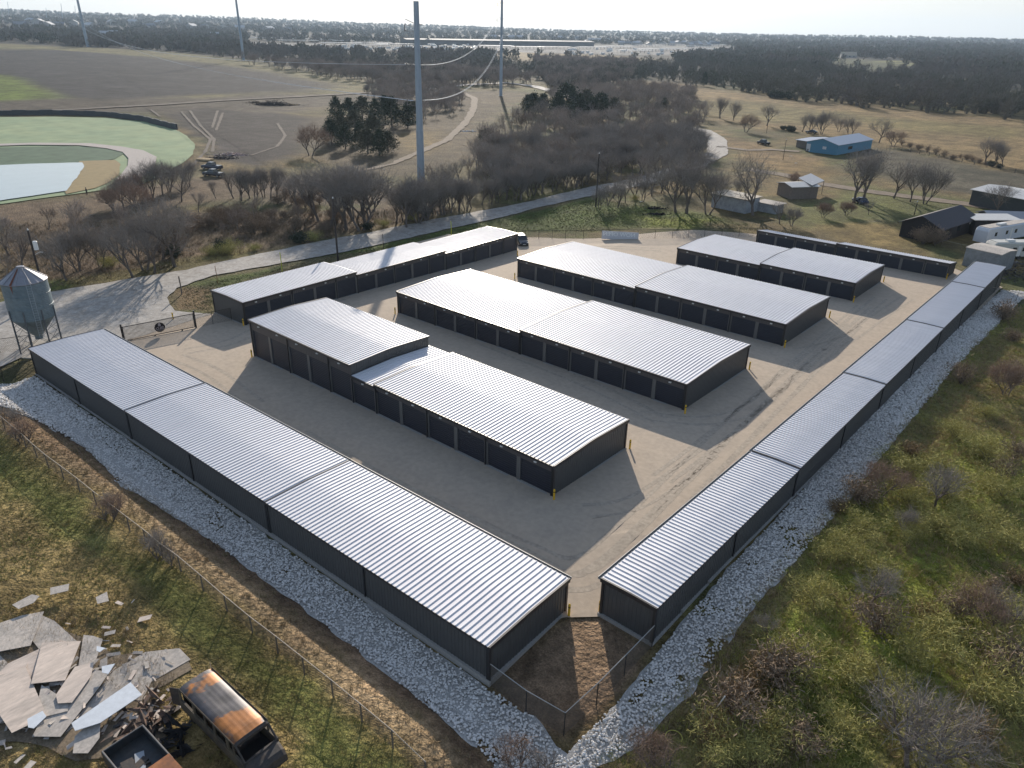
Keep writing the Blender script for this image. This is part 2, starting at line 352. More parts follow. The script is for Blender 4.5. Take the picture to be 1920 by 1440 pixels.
def ribbon(pts, wd, world=False):
    p = [Vector(a) for a in (pts if world else wp(pts))]; L_, R_ = [], []
    for i, a in enumerate(p):
        d = (p[min(i+1, len(p)-1)]-p[max(i-1, 0)]).normalized(); nn = Vector((-d.y, d.x)); w_ = wd[i] if hasattr(wd, '__len__') else wd
        L_.append(tuple(a+nn*w_/2)); R_.append(tuple(a-nn*w_/2))
    return RB(L_+R_[::-1])
yardm = mat('yard_gravel', (.47, .385, .295), .93, var=.10, scale=.6, col2=(.41, .34, .265), bump=.012, bscale=9, cov=(.38, .75), spec=.25)
roadm = mat('road_gravel', (.41, .385, .35), .9, var=.24, scale=.7, col2=(.26, .235, .205), bump=.05, bscale=6, cov=(.35, .7), spec=.3)
trackm = mat('dirt_track', (.21, .165, .12), .95, var=.25, scale=.5, col2=(.145, .115, .085), spec=.2); rutm = mat('rut_soil', (.145, .122, .10), .95, var=.25, scale=.6, col2=(.11, .09, .072), spec=.2)
sheet('yard', [(228, 642), (130, 680), (300, 800), (500, 940), (760, 1080), (980, 1178), (1060, 1161), (1131, 1157), (1190, 1150), (1500, 900), (1880, 540), (1790, 505), (1600, 480), (1418, 440), (1300, 432), (1150, 446), (990, 446), (968, 455), (840, 440), (700, 475), (560, 520), (398, 590), (360, 588)], yardm, .10, 2, .35, 2)
markm = mat('wheel_mark', (.42, .355, .28), .93, var=.22, scale=.9, col2=(.37, .315, .25), spec=.2)
for k, (pts, wd_) in enumerate([([(500, 800), (640, 885), (800, 965), (960, 1040), (1060, 1090), (1120, 1080), (1200, 1010), (1330, 880), (1460, 750), (1600, 610)], .5), ([(560, 815), (700, 895), (860, 975), (1000, 1040), (1090, 1060), (1180, 990), (1300, 870), (1440, 735), (1620, 575)], .45), ([(1240, 900), (1330, 830), (1500, 690), (1650, 560)], .4), ([(1100, 960), (1200, 940), (1330, 850)], .4), ([(350, 660), (440, 640), (520, 600), (640, 560)], .5), ([(330, 670), (400, 700), (480, 760)], .45), ([(1200, 780), (1330, 790), (1420, 760), (1480, 700)], .4), ([(1500, 660), (1580, 640), (1640, 600), (1700, 560)], .4), ([(980, 470), (1100, 465), (1240, 470)], .5), ([(900, 640), (1100, 720), (1240, 790)], .4), ([(720, 540), (830, 500), (930, 480)], .45)]):
    for o_ in (-.85, .85):
        rb = ribbon(pts, wd_); c_ = [Vector(p_) for p_ in wp(pts)]; q_ = []
        for i_ in range(len(c_)): d_ = (c_[min(i_+1, len(c_)-1)]-c_[max(i_-1, 0)]).normalized(); q_.append(c_[i_]+Vector((-d_.y, d_.x))*o_)
        sm = []
        for i_ in range(len(q_)-1):
            p0, p1, p2, p3 = q_[max(i_-1, 0)], q_[i_], q_[i_+1], q_[min(i_+2, len(q_)-1)]
            for t_ in (0, .2, .4, .6, .8): sm.append(.5*((2*p1)+(-p0+p2)*t_+(2*p0-5*p1+4*p2-p3)*t_*t_+(-p0+3*p1-3*p2+p3)*t_**3))
        sheet('wheel_mark', ribbon([tuple(v_) for v_ in sm+[q_[-1]]], wd_*rng.uniform(.8, 1.2), True), markm, .107, 1.2, .10, 1.1)
# gravel road along the trees and its apron at the gate
sheet('gravel_road', [(-260, 640), (-120, 595), (0, 568), (110, 546), (240, 525), (350, 507), (440, 487), (560, 462), (640, 446), (800, 415), (900, 397), (1000, 377), (1115, 350), (1128, 364), (1010, 390), (900, 417), (830, 432), (700, 462), (600, 482), (500, 500), (400, 518), (332, 541), (312, 560), (328, 584), (398, 590), (228, 642), (120, 640), (0, 690), (-200, 760)], roadm, .125, 1.5, .5, 2.2)
sheet('gravel_road', ribbon([(1110, 358), (1180, 345), (1240, 330), (1300, 310), (1345, 288), (1345, 262), (1318, 245), (1290, 240), (1230, 238)], 7), roadm, .06, 2, .5, 3)
sheet('farm_track', ribbon([(1345, 275), (1400, 282), (1450, 281), (1500, 285)], 4), trackm, .06, 2, .8, 3)
sheet('farm_track', ribbon([(1400, 318), (1470, 328), (1540, 345), (1620, 358), (1720, 371), (1820, 384), (1940, 404), (2100, 430)], 5.0), trackm, .05, 2, .8, 3)
sheet('farm_track', ribbon([(640, 330), (735, 308), (800, 280), (840, 262), (872, 232), (888, 205), (890, 185), (860, 172), (790, 168)], [1.5, 2.2, 3, 3, 3.2, 3.5, 4, 5, 5]), trackm, .08, 2, .9, 3)
sheet('gravel_road', ribbon([(800, 168), (870, 160), (950, 156), (1000, 162), (1060, 178), (1090, 190)], 8), mat('pale_road', (.42, .39, .35), .9, var=.15, scale=.3), .12, 5, .8, 6)
sheet('farm_track', ribbon([(-60, 212), (120, 207), (300, 197), (420, 189), (560, 182), (700, 174), (800, 168)], 5), rutm, .12, 4, 1.6, 5)
for k, pts in enumerate([[(340, 210), (362, 235), (395, 262), (385, 285), (360, 312)], [(356, 208), (375, 235), (402, 262), (398, 285)], [(408, 208), (398, 240)], [(418, 212), (405, 245)], [(282, 206), (300, 219)], [(520, 232), (535, 255), (520, 275), (470, 292)]]):
    sheet('tyre_track', ribbon(pts, 1.0), rutm, .03, 1.5, .4, 2.0)
# sediment pond, its grassed slopes, path and retaining wall
slopem = mat('blanket_green', (.215, .285, .165), .95, var=.16, scale=.05, col2=(.27, .325, .18), stretch=(1, 1, 1), spec=.2)
slope2 = mat('blanket_dark', (.085, .135, .085), .95, var=.2, scale=.08, spec=.2)
sheet('grass_slope', [(-220, 240), (-60, 221), (100, 220), (200, 222), (270, 229), (330, 245), (352, 256), (365, 272), (362, 290), (345, 305), (300, 330), (262, 348), (235, 352), (100, 370), (-40, 390), (-220, 420)], slopem, .10, 4, .5, 8)
sheet('grass_slope', [(-220, 290), (0, 278), (120, 276), (200, 279), (236, 288), (215, 300), (170, 306), (150, 309), (0, 314), (-220, 330)], slope2, .20, 4, .5, 8)
sheet('bare_bank', [(150, 304), (215, 302), (228, 310), (222, 330), (205, 345), (180, 355), (125, 366), (120, 350)], mat('bank_tan', (.235, .17, .065), .95, var=.15, scale=.15), .24, 3, .5, 5)
sheet('pond_water', [(-260, 330), (-100, 318), (0, 312), (80, 309), (155, 307), (158, 314), (150, 328), (136, 345), (125, 360), (60, 370), (-20, 382), (-200, 405), (-300, 400)], mat('water', (.33, .37, .36), .12, var=.04, scale=.05, bump=.02, bscale=.9, spec=.6), .30, 3, .4, 4)
sheet('footpath', ribbon([(-220, 282), (-60, 276), (60, 272), (160, 273), (215, 279), (250, 286), (268, 298), (266, 312), (252, 328), (240, 340)], [5, 5, 5, 5, 5, 6, 7.5, 7, 6, 5.5]), mat('path_concrete', (.36, .32, .29), .9, var=.1, scale=.5), .34, 2, .05, 3)
mb = MB(); arc = wp([(-220, 226), (-100, 218), (0, 216), (100, 215), (200, 218), (270, 227), (332, 243)])
for i in range(len(arc)-1):
    a, c = Vector(arc[i]), Vector(arc[i+1]); k = max(1, int((c-a).length/4))
    for j in range(k):
        p_, q_ = a.lerp(c, j/k), a.lerp(c, (j+1)/k); nn = Vector((-(q_-p_).y, (q_-p_).x)).normalized()*.35; z = float(H(p_.x, p_.y)); z2 = float(H(q_.x, q_.y)); hh = 2.1 if j % 2 else 1.9
        vs = [(p_.x-nn.x, p_.y-nn.y, z-.3), (q_.x-nn.x, q_.y-nn.y, z2-.3), (q_.x+nn.x, q_.y+nn.y, z2-.3), (p_.x+nn.x, p_.y+nn.y, z-.3)]
        mb.add([*vs, *[(x, y, zz+.3+hh) for x, y, zz in vs]], [(0, 1, 5, 4), (1, 2, 6, 5), (2, 3, 7, 6), (3, 0, 4, 7), (4, 5, 6, 7)])
tag(mb.build('retaining_wall', mat('wall_block', (.06, .065, .07), .8, var=.2, scale=.5)), 'long dark block retaining wall curving above the green pond slope', 'retaining wall')
# rock bed behind the buildings: pale bed sheet + individual broken stone as stuff
RB1 = [(0, 722), (66, 706), (300, 868), (560, 1047), (800, 1212), (930, 1302), (1000, 1345), (1042, 1400), (1062, 1412), (1130, 1345), (1185, 1290), (1232, 1222), (1420, 1010), (1600, 815), (1780, 628), (1878, 545), (1930, 548), (1850, 628), (1790, 690), (1715, 780), (1600, 925), (1500, 1045), (1395, 1160), (1300, 1290), (1240, 1352), (1190, 1405), (1110, 1445), (1060, 1490), (960, 1490), (900, 1410), (790, 1318), (680, 1228), (560, 1135), (430, 1040), (330, 970), (230, 912), (160, 840), (60, 785), (0, 762), (-60, 750), (-60, 725)]
bedm = mat('stone_bed', (.46, .44, .41), .95, var=.4, scale=4, spec=.2)
sheet('rock_bed', RB1, bedm, .015, .6, .35, 1.5)
def rocks(poly, dens, name):
    p = poly if isinstance(poly[0][0], float) else wp(poly); p = [(float(a), float(c)) for a, c in p]
    x0, x1 = min(a for a, _ in p), max(a for a, _ in p); y0, y1 = min(c for _, c in p), max(c for _, c in p)
    N = int((x1-x0)*(y1-y0)*dens); x = rng.uniform(x0, x1, N); y = rng.uniform(y0, y1, N); x = x; 
    k = inpoly(x, y, p); x, y = x[k], y[k]; d = pdist(x, y, p); k = (d > .55*rng.uniform(0, 1, len(x))**2); x, y = x[k], y[k]
    return x, y
# template stones
def stones():
    T = []
    for s in range(6):
        bm = bmesh.new(); bmesh.ops.create_icosphere(bm, subdivisions=1, radius=1)
        for v in bm.verts: v.co *= random.uniform(.7, 1.15); v.co.z *= .72; v.co.x *= 1.15
        bmesh.ops.triangulate(bm, faces=bm.faces[:]); V = np.array([v.co[:] for v in bm.verts]); bm.verts.index_update()
        Fq = np.array([[v.index for v in f.verts] for f in bm.faces]); bm.free(); T.append((V, Fq))
    return T
def scatter(T, x, y, z, sc_, rz, name, mats, tint=None, tilt=0.):
    Vs, Fs, At = [], [], []; o = 0; pick = rng.integers(0, len(T), len(x))
    for k, (V, Fq) in enumerate(T):
        i = np.nonzero(pick == k)[0]
        if not len(i): continue
        c, s = np.cos(rz[i])[:, None], np.sin(rz[i])[:, None]; S = sc_[i][:, None]
        vx, vy, vz = V[None, :, 0], V[None, :, 1], V[None, :, 2]
        Vw = np.stack([x[i][:, None]+(vx*c-vy*s)*S, y[i][:, None]+(vx*s+vy*c)*S, z[i][:, None]+vz*S], 2).reshape(-1, 3)
        Ff = (Fq[None]+(np.arange(len(i))*len(V))[:, None, None]+o).reshape(-1, Fq.shape[1])
        Vs.append(Vw); Fs.append(Ff); o += len(Vw)
        if tint is not None: At.append(np.repeat(tint[i], len(V)))
    return npmesh(name, np.concatenate(Vs), np.concatenate(Fs), mats, np.concatenate(At) if tint is not None else None)
x, y = rocks(RB1, 66, 'r'); 
k = (np.hypot(x, y) < 190); x, y = x[k], y[k]
sz = rng.uniform(.05, .10, len(x))*(1+.25*(np.hypot(x, y) > 75))
stonem = mat('white_stone', (.84, .80, .75), .85, tint=(.46, .43, .39), spec=.3)
tag(scatter(stones(), x, y, H(x, y)+.075+sz*.25+rng.uniform(0, .05, len(x)), sz, rng.uniform(0, 6.28, len(x)), 'white_rocks', stonem, tint=rng.uniform(0, 1, len(x))**2.2), 'bed of broken white limestone rocks behind the outer storage rows', 'rocks', kind='stuff')
# ------------------------------------------------------------------ storage buildings
wallm = mat('charcoal_panel', (.078, .078, .076), .45, var=.08, scale=.6, spec=.5)
trimm = mat('bronze_trim', (.032, .028, .028), .4, spec=.5)
doorm = mat('roller_door', (.013, .017, .030), .42, var=.15, scale=.5, spec=.5)
postm = mat('grey_post', (.14, .133, .125), .5); headm = mat('header_panel', (.085, .076, .074), .5)
gutm = mat('gutter_metal', (.35, .34, .32), .45, metal=.3)
concm = mat('slab_concrete', (.36, .34, .31), .9, var=.12, scale=2)
roofm = mat('galvalume', (.64, .64, .665), .60, metal=.10, var=.06, scale=.5, stretch=(1, .15, 1))
lightm = mat('lamp_housing', (.72, .71, .68), .4)
pipem = mat('downspout', (.02, .02, .022), .4)
def corr(mb, p0, p1, zb, ztop, off, pitch=.3, dep=.03, rw=.06):
    """ribbed sheet from p0 to p1 (2-D), bottom zb, top function ztop(t), ribs pushed out by dep along off"""
    p0, p1 = Vector(p0), Vector(p1); Ln = (p1-p0).length; d = (p1-p0)/Ln; o = Vector(off); s = 0.; pr = [(0., 0)]
    while s+pitch < Ln:
        pr += [(s+pitch*.5-rw*.75, 0), (s+pitch*.5-rw*.4, dep), (s+pitch*.5+rw*.4, dep), (s+pitch*.5+rw*.75, 0)]; s += pitch
    pr.append((Ln, 0)); vs = []
    for a, q in pr:
        b_ = p0+d*a+o*q; vs += [(b_.x, b_.y, zb), (b_.x, b_.y, ztop(a/Ln))]
    mb.add(vs, [(2*i, 2*i+2, 2*i+3, 2*i+1) for i in range(len(pr)-1)])
def storage(name, label, loc, rz, W, secs, bay, rise, doors='v0', doorh=2.4, depth_eave=0., lights=True, far_wall=True, low=.6):
    """local x runs along the row, y across; secs = [(bays, lift, eave height)], doors on y=0 or y=W or none"""
    g = float(H(*loc)); root = empty(name, (*loc, g), rz, label, 'storage building', 'metal self storage buildings')
    Ltot = sum(s[0] for s in secs)*bay
    def rf(v, e):                                            # roof height across the building
        if rise < 0: return e+rise*(v/W)                     # single slope falling to the back
        t = abs(v-W/2)/(W/2); t = math.sqrt(t*t+.006); return e+rise*(1-min(t, 1.0))
    dirw = MB(); roof = MB(); trim = MB(); gut = MB(); slab = MB(); post = MB(); header = MB()
    vN = [0, .12, .25, .38, .44, .48, .52, .56, .62, .75, .88, 1.0]; u = 0.
    for si, (nb_, lift, e) in enumerate(secs):
        L_ = nb_*bay; e = e+lift; u1 = u+L_; last = si == len(secs)-1; first = si == 0
        ov0 = .12 if first else 0.0; ov1 = .12 if last else 0.0
        # roof panels
        rows = []; a = u-ov0; pr = []; P = .40; k = 0
        while a < u1+ov1-.001:
            for da, dh in ((0, 0), (P-.075, 0), (P-.065, .058), (P-.02, .058)):
                if a+da < u1+ov1: pr.append((a+da, dh))
            a += P
        pr.append((u1+ov1, 0)); vs = []; m_ = len(vN)
        for a, dh in pr:
            for v in vN:
                vv = -.14+v*(W+.28); vs.append((a, vv, rf(min(max(vv, 0), W), e)+.10+dh))
        roof.add(vs, [(i*m_+j, (i+1)*m_+j, (i+1)*m_+j+1, i*m_+j+1) for i in range(len(pr)-1) for j in range(m_-1)])
        # rake caps at both ends, stepping fascia where a section stands higher
        for end, on in ((u-ov0, True), (u1+ov1, True)):
            for j in range(m_-1):
                v0 = -.16+vN[j]*(W+.32); v1 = -.16+vN[j+1]*(W+.32); z0 = rf(min(max(v0, 0), W), e)+.10; z1 = rf(min(max(v1, 0), W), e)+.10
                x0 = end-(.05 if end < u else .075); x1 = end+(.05 if end > u1-.2 and last else .075)
                if end <= u and not first: x0, x1 = end-.02, end+.09
                if end >= u1 and not last: continue
                dn = .26
                trim.add([(x0, v0, z0-dn), (x1, v0, z0-dn), (x1, v0, z0+.045), (x0, v0, z0+.045), (x0, v1, z1-dn), (x1, v1, z1-dn), (x1, v1, z1+.045), (x0, v1, z1+.045)],
                         [(0, 1, 2, 3), (4, 7, 6, 5), (0, 4, 5, 1), (1, 5, 6, 2), (2, 6, 7, 3), (3, 7, 4, 0)])
        # eave strips
        z = e+.09; zb = rf(W, e)+.09
        if doors != 'v1': trim.box(u-ov0, u1+ov1, -.22, -.10, z-.20, z+.02)
        else: trim.box(u-ov0, u1+ov1, -.17, -.05, z-.16, z+.01)
        if doors == 'v1' or doors == 'gutter_back':
            gut.box(u-ov0, u1+ov1, W+.33, W+.37, zb-.15, zb+.03); gut.box(u-ov0, u1+ov1, W+.10, W+.34, zb-.15, zb-.11); trim.box(u-ov0, u1+ov1, W+.05, W+.10, zb-.15, zb-.02)
        else: trim.box(u-ov0, u1+ov1, W+.05, W+.17, zb-.16, zb+.01)
        # walls
        dy = 0 if doors in ('v0',) else None
        if dy is None: corr(dirw, (u, 0), (u1, 0), -low, lambda t: e, (0, -1))
        if doors != 'v1' : corr(dirw, (u1, W), (u, W), -low, lambda t: rf(W, e), (0, 1))
        if first: corr(dirw, (u, W), (u, 0), -low, lambda t: rf(W*(1-t), e)+.02, (-1, 0))
        corr(dirw, (u1, 0), (u1, W), -low, lambda t: rf(W*t, e)+.02, (1, 0))
        if not first: corr(dirw, (u, W), (u, 0), -low, lambda t: rf(W*(1-t), e)+.02, (-1, 0))
        # door side
        yd, sg = (0, -1) if doors == 'v0' else (W, 1)
        if doors in ('v0', 'v1'):
            dh = min(doorh+lift if e-lift < 3.6 else 3.5, e-.35); pw = .42; zt = dh
            corr(header, (u, yd), (u1, yd), zt, lambda t: e, (0, sg), dep=.02)
            header.box(u, u1, min(yd, yd-sg*.12), max(yd, yd-sg*.12)-.004, zt-.02, zt)
            for k in range(nb_+1):
                c = u+k*bay; a0 = max(c-pw/2, u); a1 = min(c+pw/2, u1)
                if k == 0 and not first: continue
                post = MB(); post.box(a0, min(c+pw/2, Ltot) if k else a1, min(yd-sg*.13, yd+sg*.012), max(yd-sg*.13, yd+sg*.012), -low+.1, zt); post.build('door_post', postm, root)
            for k in range(nb_):
                d_ = MB(); a0 = u+k*bay+pw/2; a1 = a0+bay-pw; n_ = int((zt+low)/.11); pts = []
                for j in range(n_+1): pts.append((.18-low+j*(zt+low-.18)/n_, .10-(.025 if j % 2 else 0)))
                vs = []
                for zz, q in pts: vs += [(a0, yd-sg*q, zz), (a1, yd-sg*q, zz)]
                fs = [(2*j, 2*j+1, 2*j+3, 2*j+2) if sg < 0 else (2*j+1, 2*j, 2*j+2, 2*j+3) for j in range(n_)]
                d_.add(vs, fs); d_.box(a1-.22, a1-.12, min(yd-sg*.10, yd-sg*.03), max(yd-sg*.10, yd-sg*.03), 1.0, 1.1); d_.box(a0, a1, min(yd-sg*.1, yd-sg*.04), max(yd-sg*.1, yd-sg*.04), -low+.1, -.0+lift*0-low+.7)
                d_.build('door', doorm, root)
                if lights:
                    l_ = MB(); c = u+(k+.5)*bay; l_.box(c-.13, c+.13, min(yd+sg*.02, yd+sg*.16), max(yd+sg*.02, yd+sg*.16), e-.36, e-.24); l_.build('wall_light', lightm, root)
        # downspouts on the door side, buttress strips on a plain back
        ks = [0, nb_] if doors == 'v0' else []
        for k in range(0, nb_+1, 2 if doors == 'v0' else 3):
            c = min(max(u+k*bay, u+.1), u1-.1); ds = MB()
            y0 = -.13 if doors == 'v0' else -.10
            ds.box(c-.06, c+.06, y0, y0+.08, -low+.3, e-.1); ds.build('downspout', pipem, root)
        u = u1
    for cx, cy in ((0, 0), (Ltot, 0), (Ltot, W), (0, W)):
        e = secs[0][2]+secs[0][1] if cx == 0 else secs[-1][2]+secs[-1][1]
        trim.box(cx-.09, cx+.09, cy-.09, cy+.09, -low+.1, (rf(cy, e))-.02)
    ca_, sa_ = math.cos(rz), math.sin(rz); nb2 = sum(s[0] for s in secs)
    for k in range(nb2):
        a = (k+.5)*bay; tops = [float(H(loc[0]+a*ca_-v*sa_, loc[1]+a*sa_+v*ca_))-g for v in (0, W/2, W)]
        slab.box(-.16 if k == 0 else k*bay, Ltot+.16 if k == nb2-1 else (k+1)*bay, -.17, W+.17, min(tops)-.8, max(tops)+.10)
    dirw.build('wall', wallm, root); roof.build('roof', roofm, root); trim.build('trim', trimm, root); slab.build('slab', concm, root)
    if header.v: header.build('door_header', headm, root)
    if gut.v: gut.build('gutter', gutm, root)
    return root
storage('storage_building', 'storage building stepped from tall left part to low right part, nearest of the middle rows', (-75.25, 40.95), 0, 10.6, [(5, 0.12, 4.45), (1, .42, 3.0), (6, .66, 3.0)], 3.72, .22)
storage('storage_building', 'second middle storage row, black doors, its roof in two sections, long gable roof', (-74.4, 62.4), 0, 14.2, [(6, .12, 3.0), (6, .50, 3.02)], 3.65, .28)
storage('storage_building', 'third middle storage row behind the two-section gable row, near the white banner', (-73.6, 86.5), 0, 14.3, [(6, .10, 2.95), (6, .40, 2.98)], 3.6, .28)
storage('storage_building', 'short gabled storage row of eight doors, farthest of the broad middle rows', (-59.1, 110.8), 0, 12.9, [(4, -.25, 2.95), (4, .06, 2.95)], 3.62, .26)
storage('storage_building', 'narrow single-slope storage row at the back of the yard by the black barn', (-55.2, 133.4), 0, 4.0, [(4, -.42, 2.9), (5, -.16, 2.88)], 3.6, -.62)
storage('storage_building', 'long storage row along the gravel road, doors facing the yard, left rear', (-85.55, 45.9), R(90+1.5), 7.3, [(5, .12, 3.0), (5, -.34, 3.0), (5, -.84, 3.0)], 3.72, .12, low=2.0)
storage('storage_building', 'long plain-backed storage row in the left foreground above the white rocks', (-88.1, 21.95), R(1.5), 7.6, [(6, .0, 3.05), (6, .05, 3.05), (6, .12, 2.95)], 3.69, .10, doors='v1')
storage('storage_building', 'very long narrow storage row down the right side with five roof sections', (-16.05, 32.5), R(90-.3), 3.85, [(6, -.27, 3.2), (6, -.20, 3.2), (6, -.13, 3.2), (6, -.08, 3.2), (4, -.02, 3.2)], 3.62, .05, doors='v1')
# ------------------------------------------------------------------ vegetation
barkm = mat('bark', (.15, .125, .108), .95, var=.3, scale=3, spec=.2)
twigm = mat('twigs_grey', (.25, .222, .195), .95, var=.2, scale=1, spec=.15)
twigr = mat('twigs_red', (.28, .20, .15), .95, var=.2, scale=1, spec=.15)
cedarm = mat('cedar_leaf', (.030, .045, .020), .8, var=.5, scale=1.1, spec=.3)
shrubm = mat('olive_leaf', (.36, .33, .11), .8, var=.45, scale=1.6, spec=.2)
weedm = mat('dry_weed', (.235, .165, .090), .9, var=.35, scale=1.2, spec=.15)
redbrm = mat('red_brush', (.24, .18, .125), .9, var=.35, scale=1.2, spec=.15)
strawm = mat('straw', (.33, .25, .14), .9, var=.3, scale=1.5, spec=.15)
class Tw:
    """thin blades/strips collected as numpy quads"""
    def __init__(s): s.q = []
    def strip(s, a, b, w_):
        d = b-a; n_ = np.cross(d, rng.normal(size=3)); n_ = n_/(np.linalg.norm(n_)+1e-9)*w_/2
        s.q.append([a-n_, a+n_, b+n_*.35, b-n_*.35])
    def arr(s): return np.array(s.q)
    def build(s, name, m, parent=None):
        q = s.arr().reshape(-1, 3); return npmesh(name, q, np.arange(len(q)).reshape(-1, 4), m, parent=parent)
def bare_tree(seed, Ht, spread, trunks=1, name='bare_tree', tw=1.0, m=None, up=.55, ntw=12):
    global rng
    rng = np.random.default_rng(seed); root = empty(name, (0, 0, -500)); tr = MB(); tws = Tw()
    def grow(p, d, ln, r, lev):
        n_ = 3; pts = [p]; q = p
        for i in range(n_):
            d = d+rng.normal(size=3)*.13; d[2] += up*.10; d = d/np.linalg.norm(d); q = q+d*ln/n_; pts.append(q)
        if lev < 3: tr.tube([Vector(a) for a in pts], [r*(1-.4*i/n_) for i in range(n_+1)], 5 if lev < 2 else 3, cap=False)
        else:
            for i in range(n_): tws.strip(pts[i], pts[i+1], .045*tw)
        if lev == 4 or (lev == 3):
            for k in range(ntw):
                a = pts[rng.integers(1, n_+1)]; dd = d*.7+rng.normal(size=3)*.75; dd[2] += up*.6; dd /= np.linalg.norm(dd); e = a+dd*ln*rng.uniform(.5, 1.25); tws.strip(a, e, .024*tw)
                if rng.random() < .65:
                    d2 = dd+rng.normal(size=3)*.6; d2 /= np.linalg.norm(d2); tws.strip((a+e)/2, (a+e)/2+d2*ln*.45, .020*tw)
            return
        kk = {0: 4, 1: 4, 2: 4}[lev]
        for k in range(kk):
            t = rng.uniform(.45, 1) if k else 1.0; a = pts[min(n_, int(t*n_+.5))]; ang = 2*math.pi*(k+rng.random()*.6)/kk
            dd = d*(.95 if lev else .9)+np.array([math.cos(ang), math.sin(ang), up*.45])*spread*rng.uniform(.55, 1.0); dd /= np.linalg.norm(dd)
            grow(a, dd, ln*rng.uniform(.74, .98), r*.58, lev+1)
    for t in range(trunks):
        a = 6.28*t/max(trunks, 1)+rng.random(); o = np.array([math.cos(a), math.sin(a), 0])*(.22 if trunks > 1 else 0)
        grow(o+[0, 0, -.2], np.array([0, 0, 1.])+o*1.4*(trunks > 1), Ht*.26, Ht*.020/math.sqrt(trunks)+.03, 0)
    tr.build('trunk', barkm, root); tws.build('crown', m or twigm, root); return root
def cedar(seed, Ht, wd, name='cedar_tree', m=None, n_=2600, lsz=.22):
    global rng
    rng = np.random.default_rng(seed); root = empty(name, (0, 0, -500)); tr = MB(); tr.tube([(0, 0, -.3), (0, 0, Ht*.5), (.1, 0, Ht*.92)], [.16, .10, .02], 6); tr.build('trunk', barkm, root)
    # clumps: branches leave the stem and end in tufts; between them there are gaps
    nb_ = 95; C = []
    for k in range(nb_):
        h = rng.uniform(.06, .98); rad = wd/2*(1-h**1.6)*rng.uniform(.55, 1.12)+.08; a = rng.uniform(0, 6.28); C.append([rad*math.cos(a)*.9, rad*math.sin(a)*.9, Ht*h+rad*.25, .16+.33*wd/4*(1-h*.6)])
    C = np.array(C); i = rng.integers(0, nb_, n_); P = C[i, :3]+rng.normal(size=(n_, 3))*C[i, 3:4]*np.array([1, 1, .75])
    d = rng.normal(size=(n_, 3))+P*[.5, .5, 0]/wd*2+[0, 0, .7]; d /= np.linalg.norm(d, axis=1)[:, None]; s_ = np.cross(d, rng.normal(size=(n_, 3))); s_ /= np.linalg.norm(s_, axis=1)[:, None]; sz_ = rng.uniform(.6, 1.3, n_)[:, None]*lsz
    q = np.stack([P-s_*sz_*.4, P+s_*sz_*.4, P+d*sz_*1.2+s_*sz_*.2, P+d*sz_*1.2-s_*sz_*.2], 1).reshape(-1, 3)
    npmesh('crown', q, np.arange(len(q)).reshape(-1, 4), m or cedarm, parent=root); return root
def shrub(seed, Ht, wd, m, name='shrub', n_=3600, lf=.028, stems=11, ln=.34):
    global rng
    rng = np.random.default_rng(seed); root = empty(name, (0, 0, -500)); st = MB(); tws = Tw(); tips = []
    for k in range(stems):
        a = rng.uniform(0, 6.28); r_ = wd/2*math.sqrt(rng.random()); e = np.array([r_*math.cos(a), r_*math.sin(a), Ht*rng.uniform(.55, 1)]); mid = e*[.35, .35, .55]
        st.tube([Vector((0, 0, -.1)), Vector(mid), Vector(e)], [.035, .022, .008], 3, cap=False); tips += [mid, e, (mid+e)/2]
    tips = np.array(tips)
    for k in range(n_):
        a = tips[rng.integers(0, len(tips))]+rng.normal(size=3)*wd*.10; d = rng.normal(size=3)+a*[.6, .6, .2]/wd+[0, 0, .5]; d /= np.linalg.norm(d); tws.strip(a, a+d*ln*rng.uniform(.4, 1), lf)
    st.build('stem', barkm, root); tws.build('foliage', m, root); return root
P_BARE = [bare_tree(11, 7.2, .70, 1), bare_tree(12, 8.0, .58, 2), bare_tree(13, 6.6, .85, 1), bare_tree(14, 7.6, .52, 3), bare_tree(15, 8.6, .50, 1)]
P_THIN = [bare_tree(21, 8.5, .38, 1, tw=.9, ntw=11), bare_tree(22, 7.8, .45, 2, tw=.9, ntw=11)]
P_RED = [bare_tree(31, 5.2, .8, 2, m=twigr, ntw=11), bare_tree(32, 4.4, .95, 3, m=twigr, ntw=11)]
P_SML = [bare_tree(33, 2.6, .8, 3, tw=.55, m=twigr, ntw=3), bare_tree(34, 2.4, .7, 2, tw=.55, ntw=3)]
P_CED = [cedar(41, 6.5, 4.4), cedar(42, 7.6, 3.8), cedar(43, 5.2, 4.6, m=mat('cedar_leaf_brownish', (.060, .060, .028), .8, var=.5, scale=1.1)), cedar(44, 4.2, 3.8)]
for q in P_BARE+P_THIN+P_RED+P_SML: tag(q, cat='tree')
for q in P_CED: tag(q, cat='cedar')
rng = np.random.default_rng(99)
def ground_loc(p): return (p[0], p[1], float(H(p[0], p[1]))-.05)
def tree(proto, px, py, top=None, hh=None, label=None, group=None, rz=None, w_=1., nat=7.5):
    """px,py = foot of the tree in the photograph, top = crown top row in the photograph (gives its height)"""
    P = at(px, py)
    if hh is None: hh = hgt((P[0], P[1], float(H(P[0], P[1]))), px, top) if top is not None else nat
    b = nat_h(proto); s = hh/b
    return place(proto, USED, ground_loc(P), rng.uniform(0, 6.28) if rz is None else rz, (s*w_, s*w_, s), label, group)
NH = {}
def nat_h(pr):
    if pr.name not in NH:
        z = max(max(v.co.z for v in c.data.vertices) for c in pr.children); NH[pr.name] = z
    return NH[pr.name]
pick = lambda l_: l_[rng.integers(0, len(l_))]
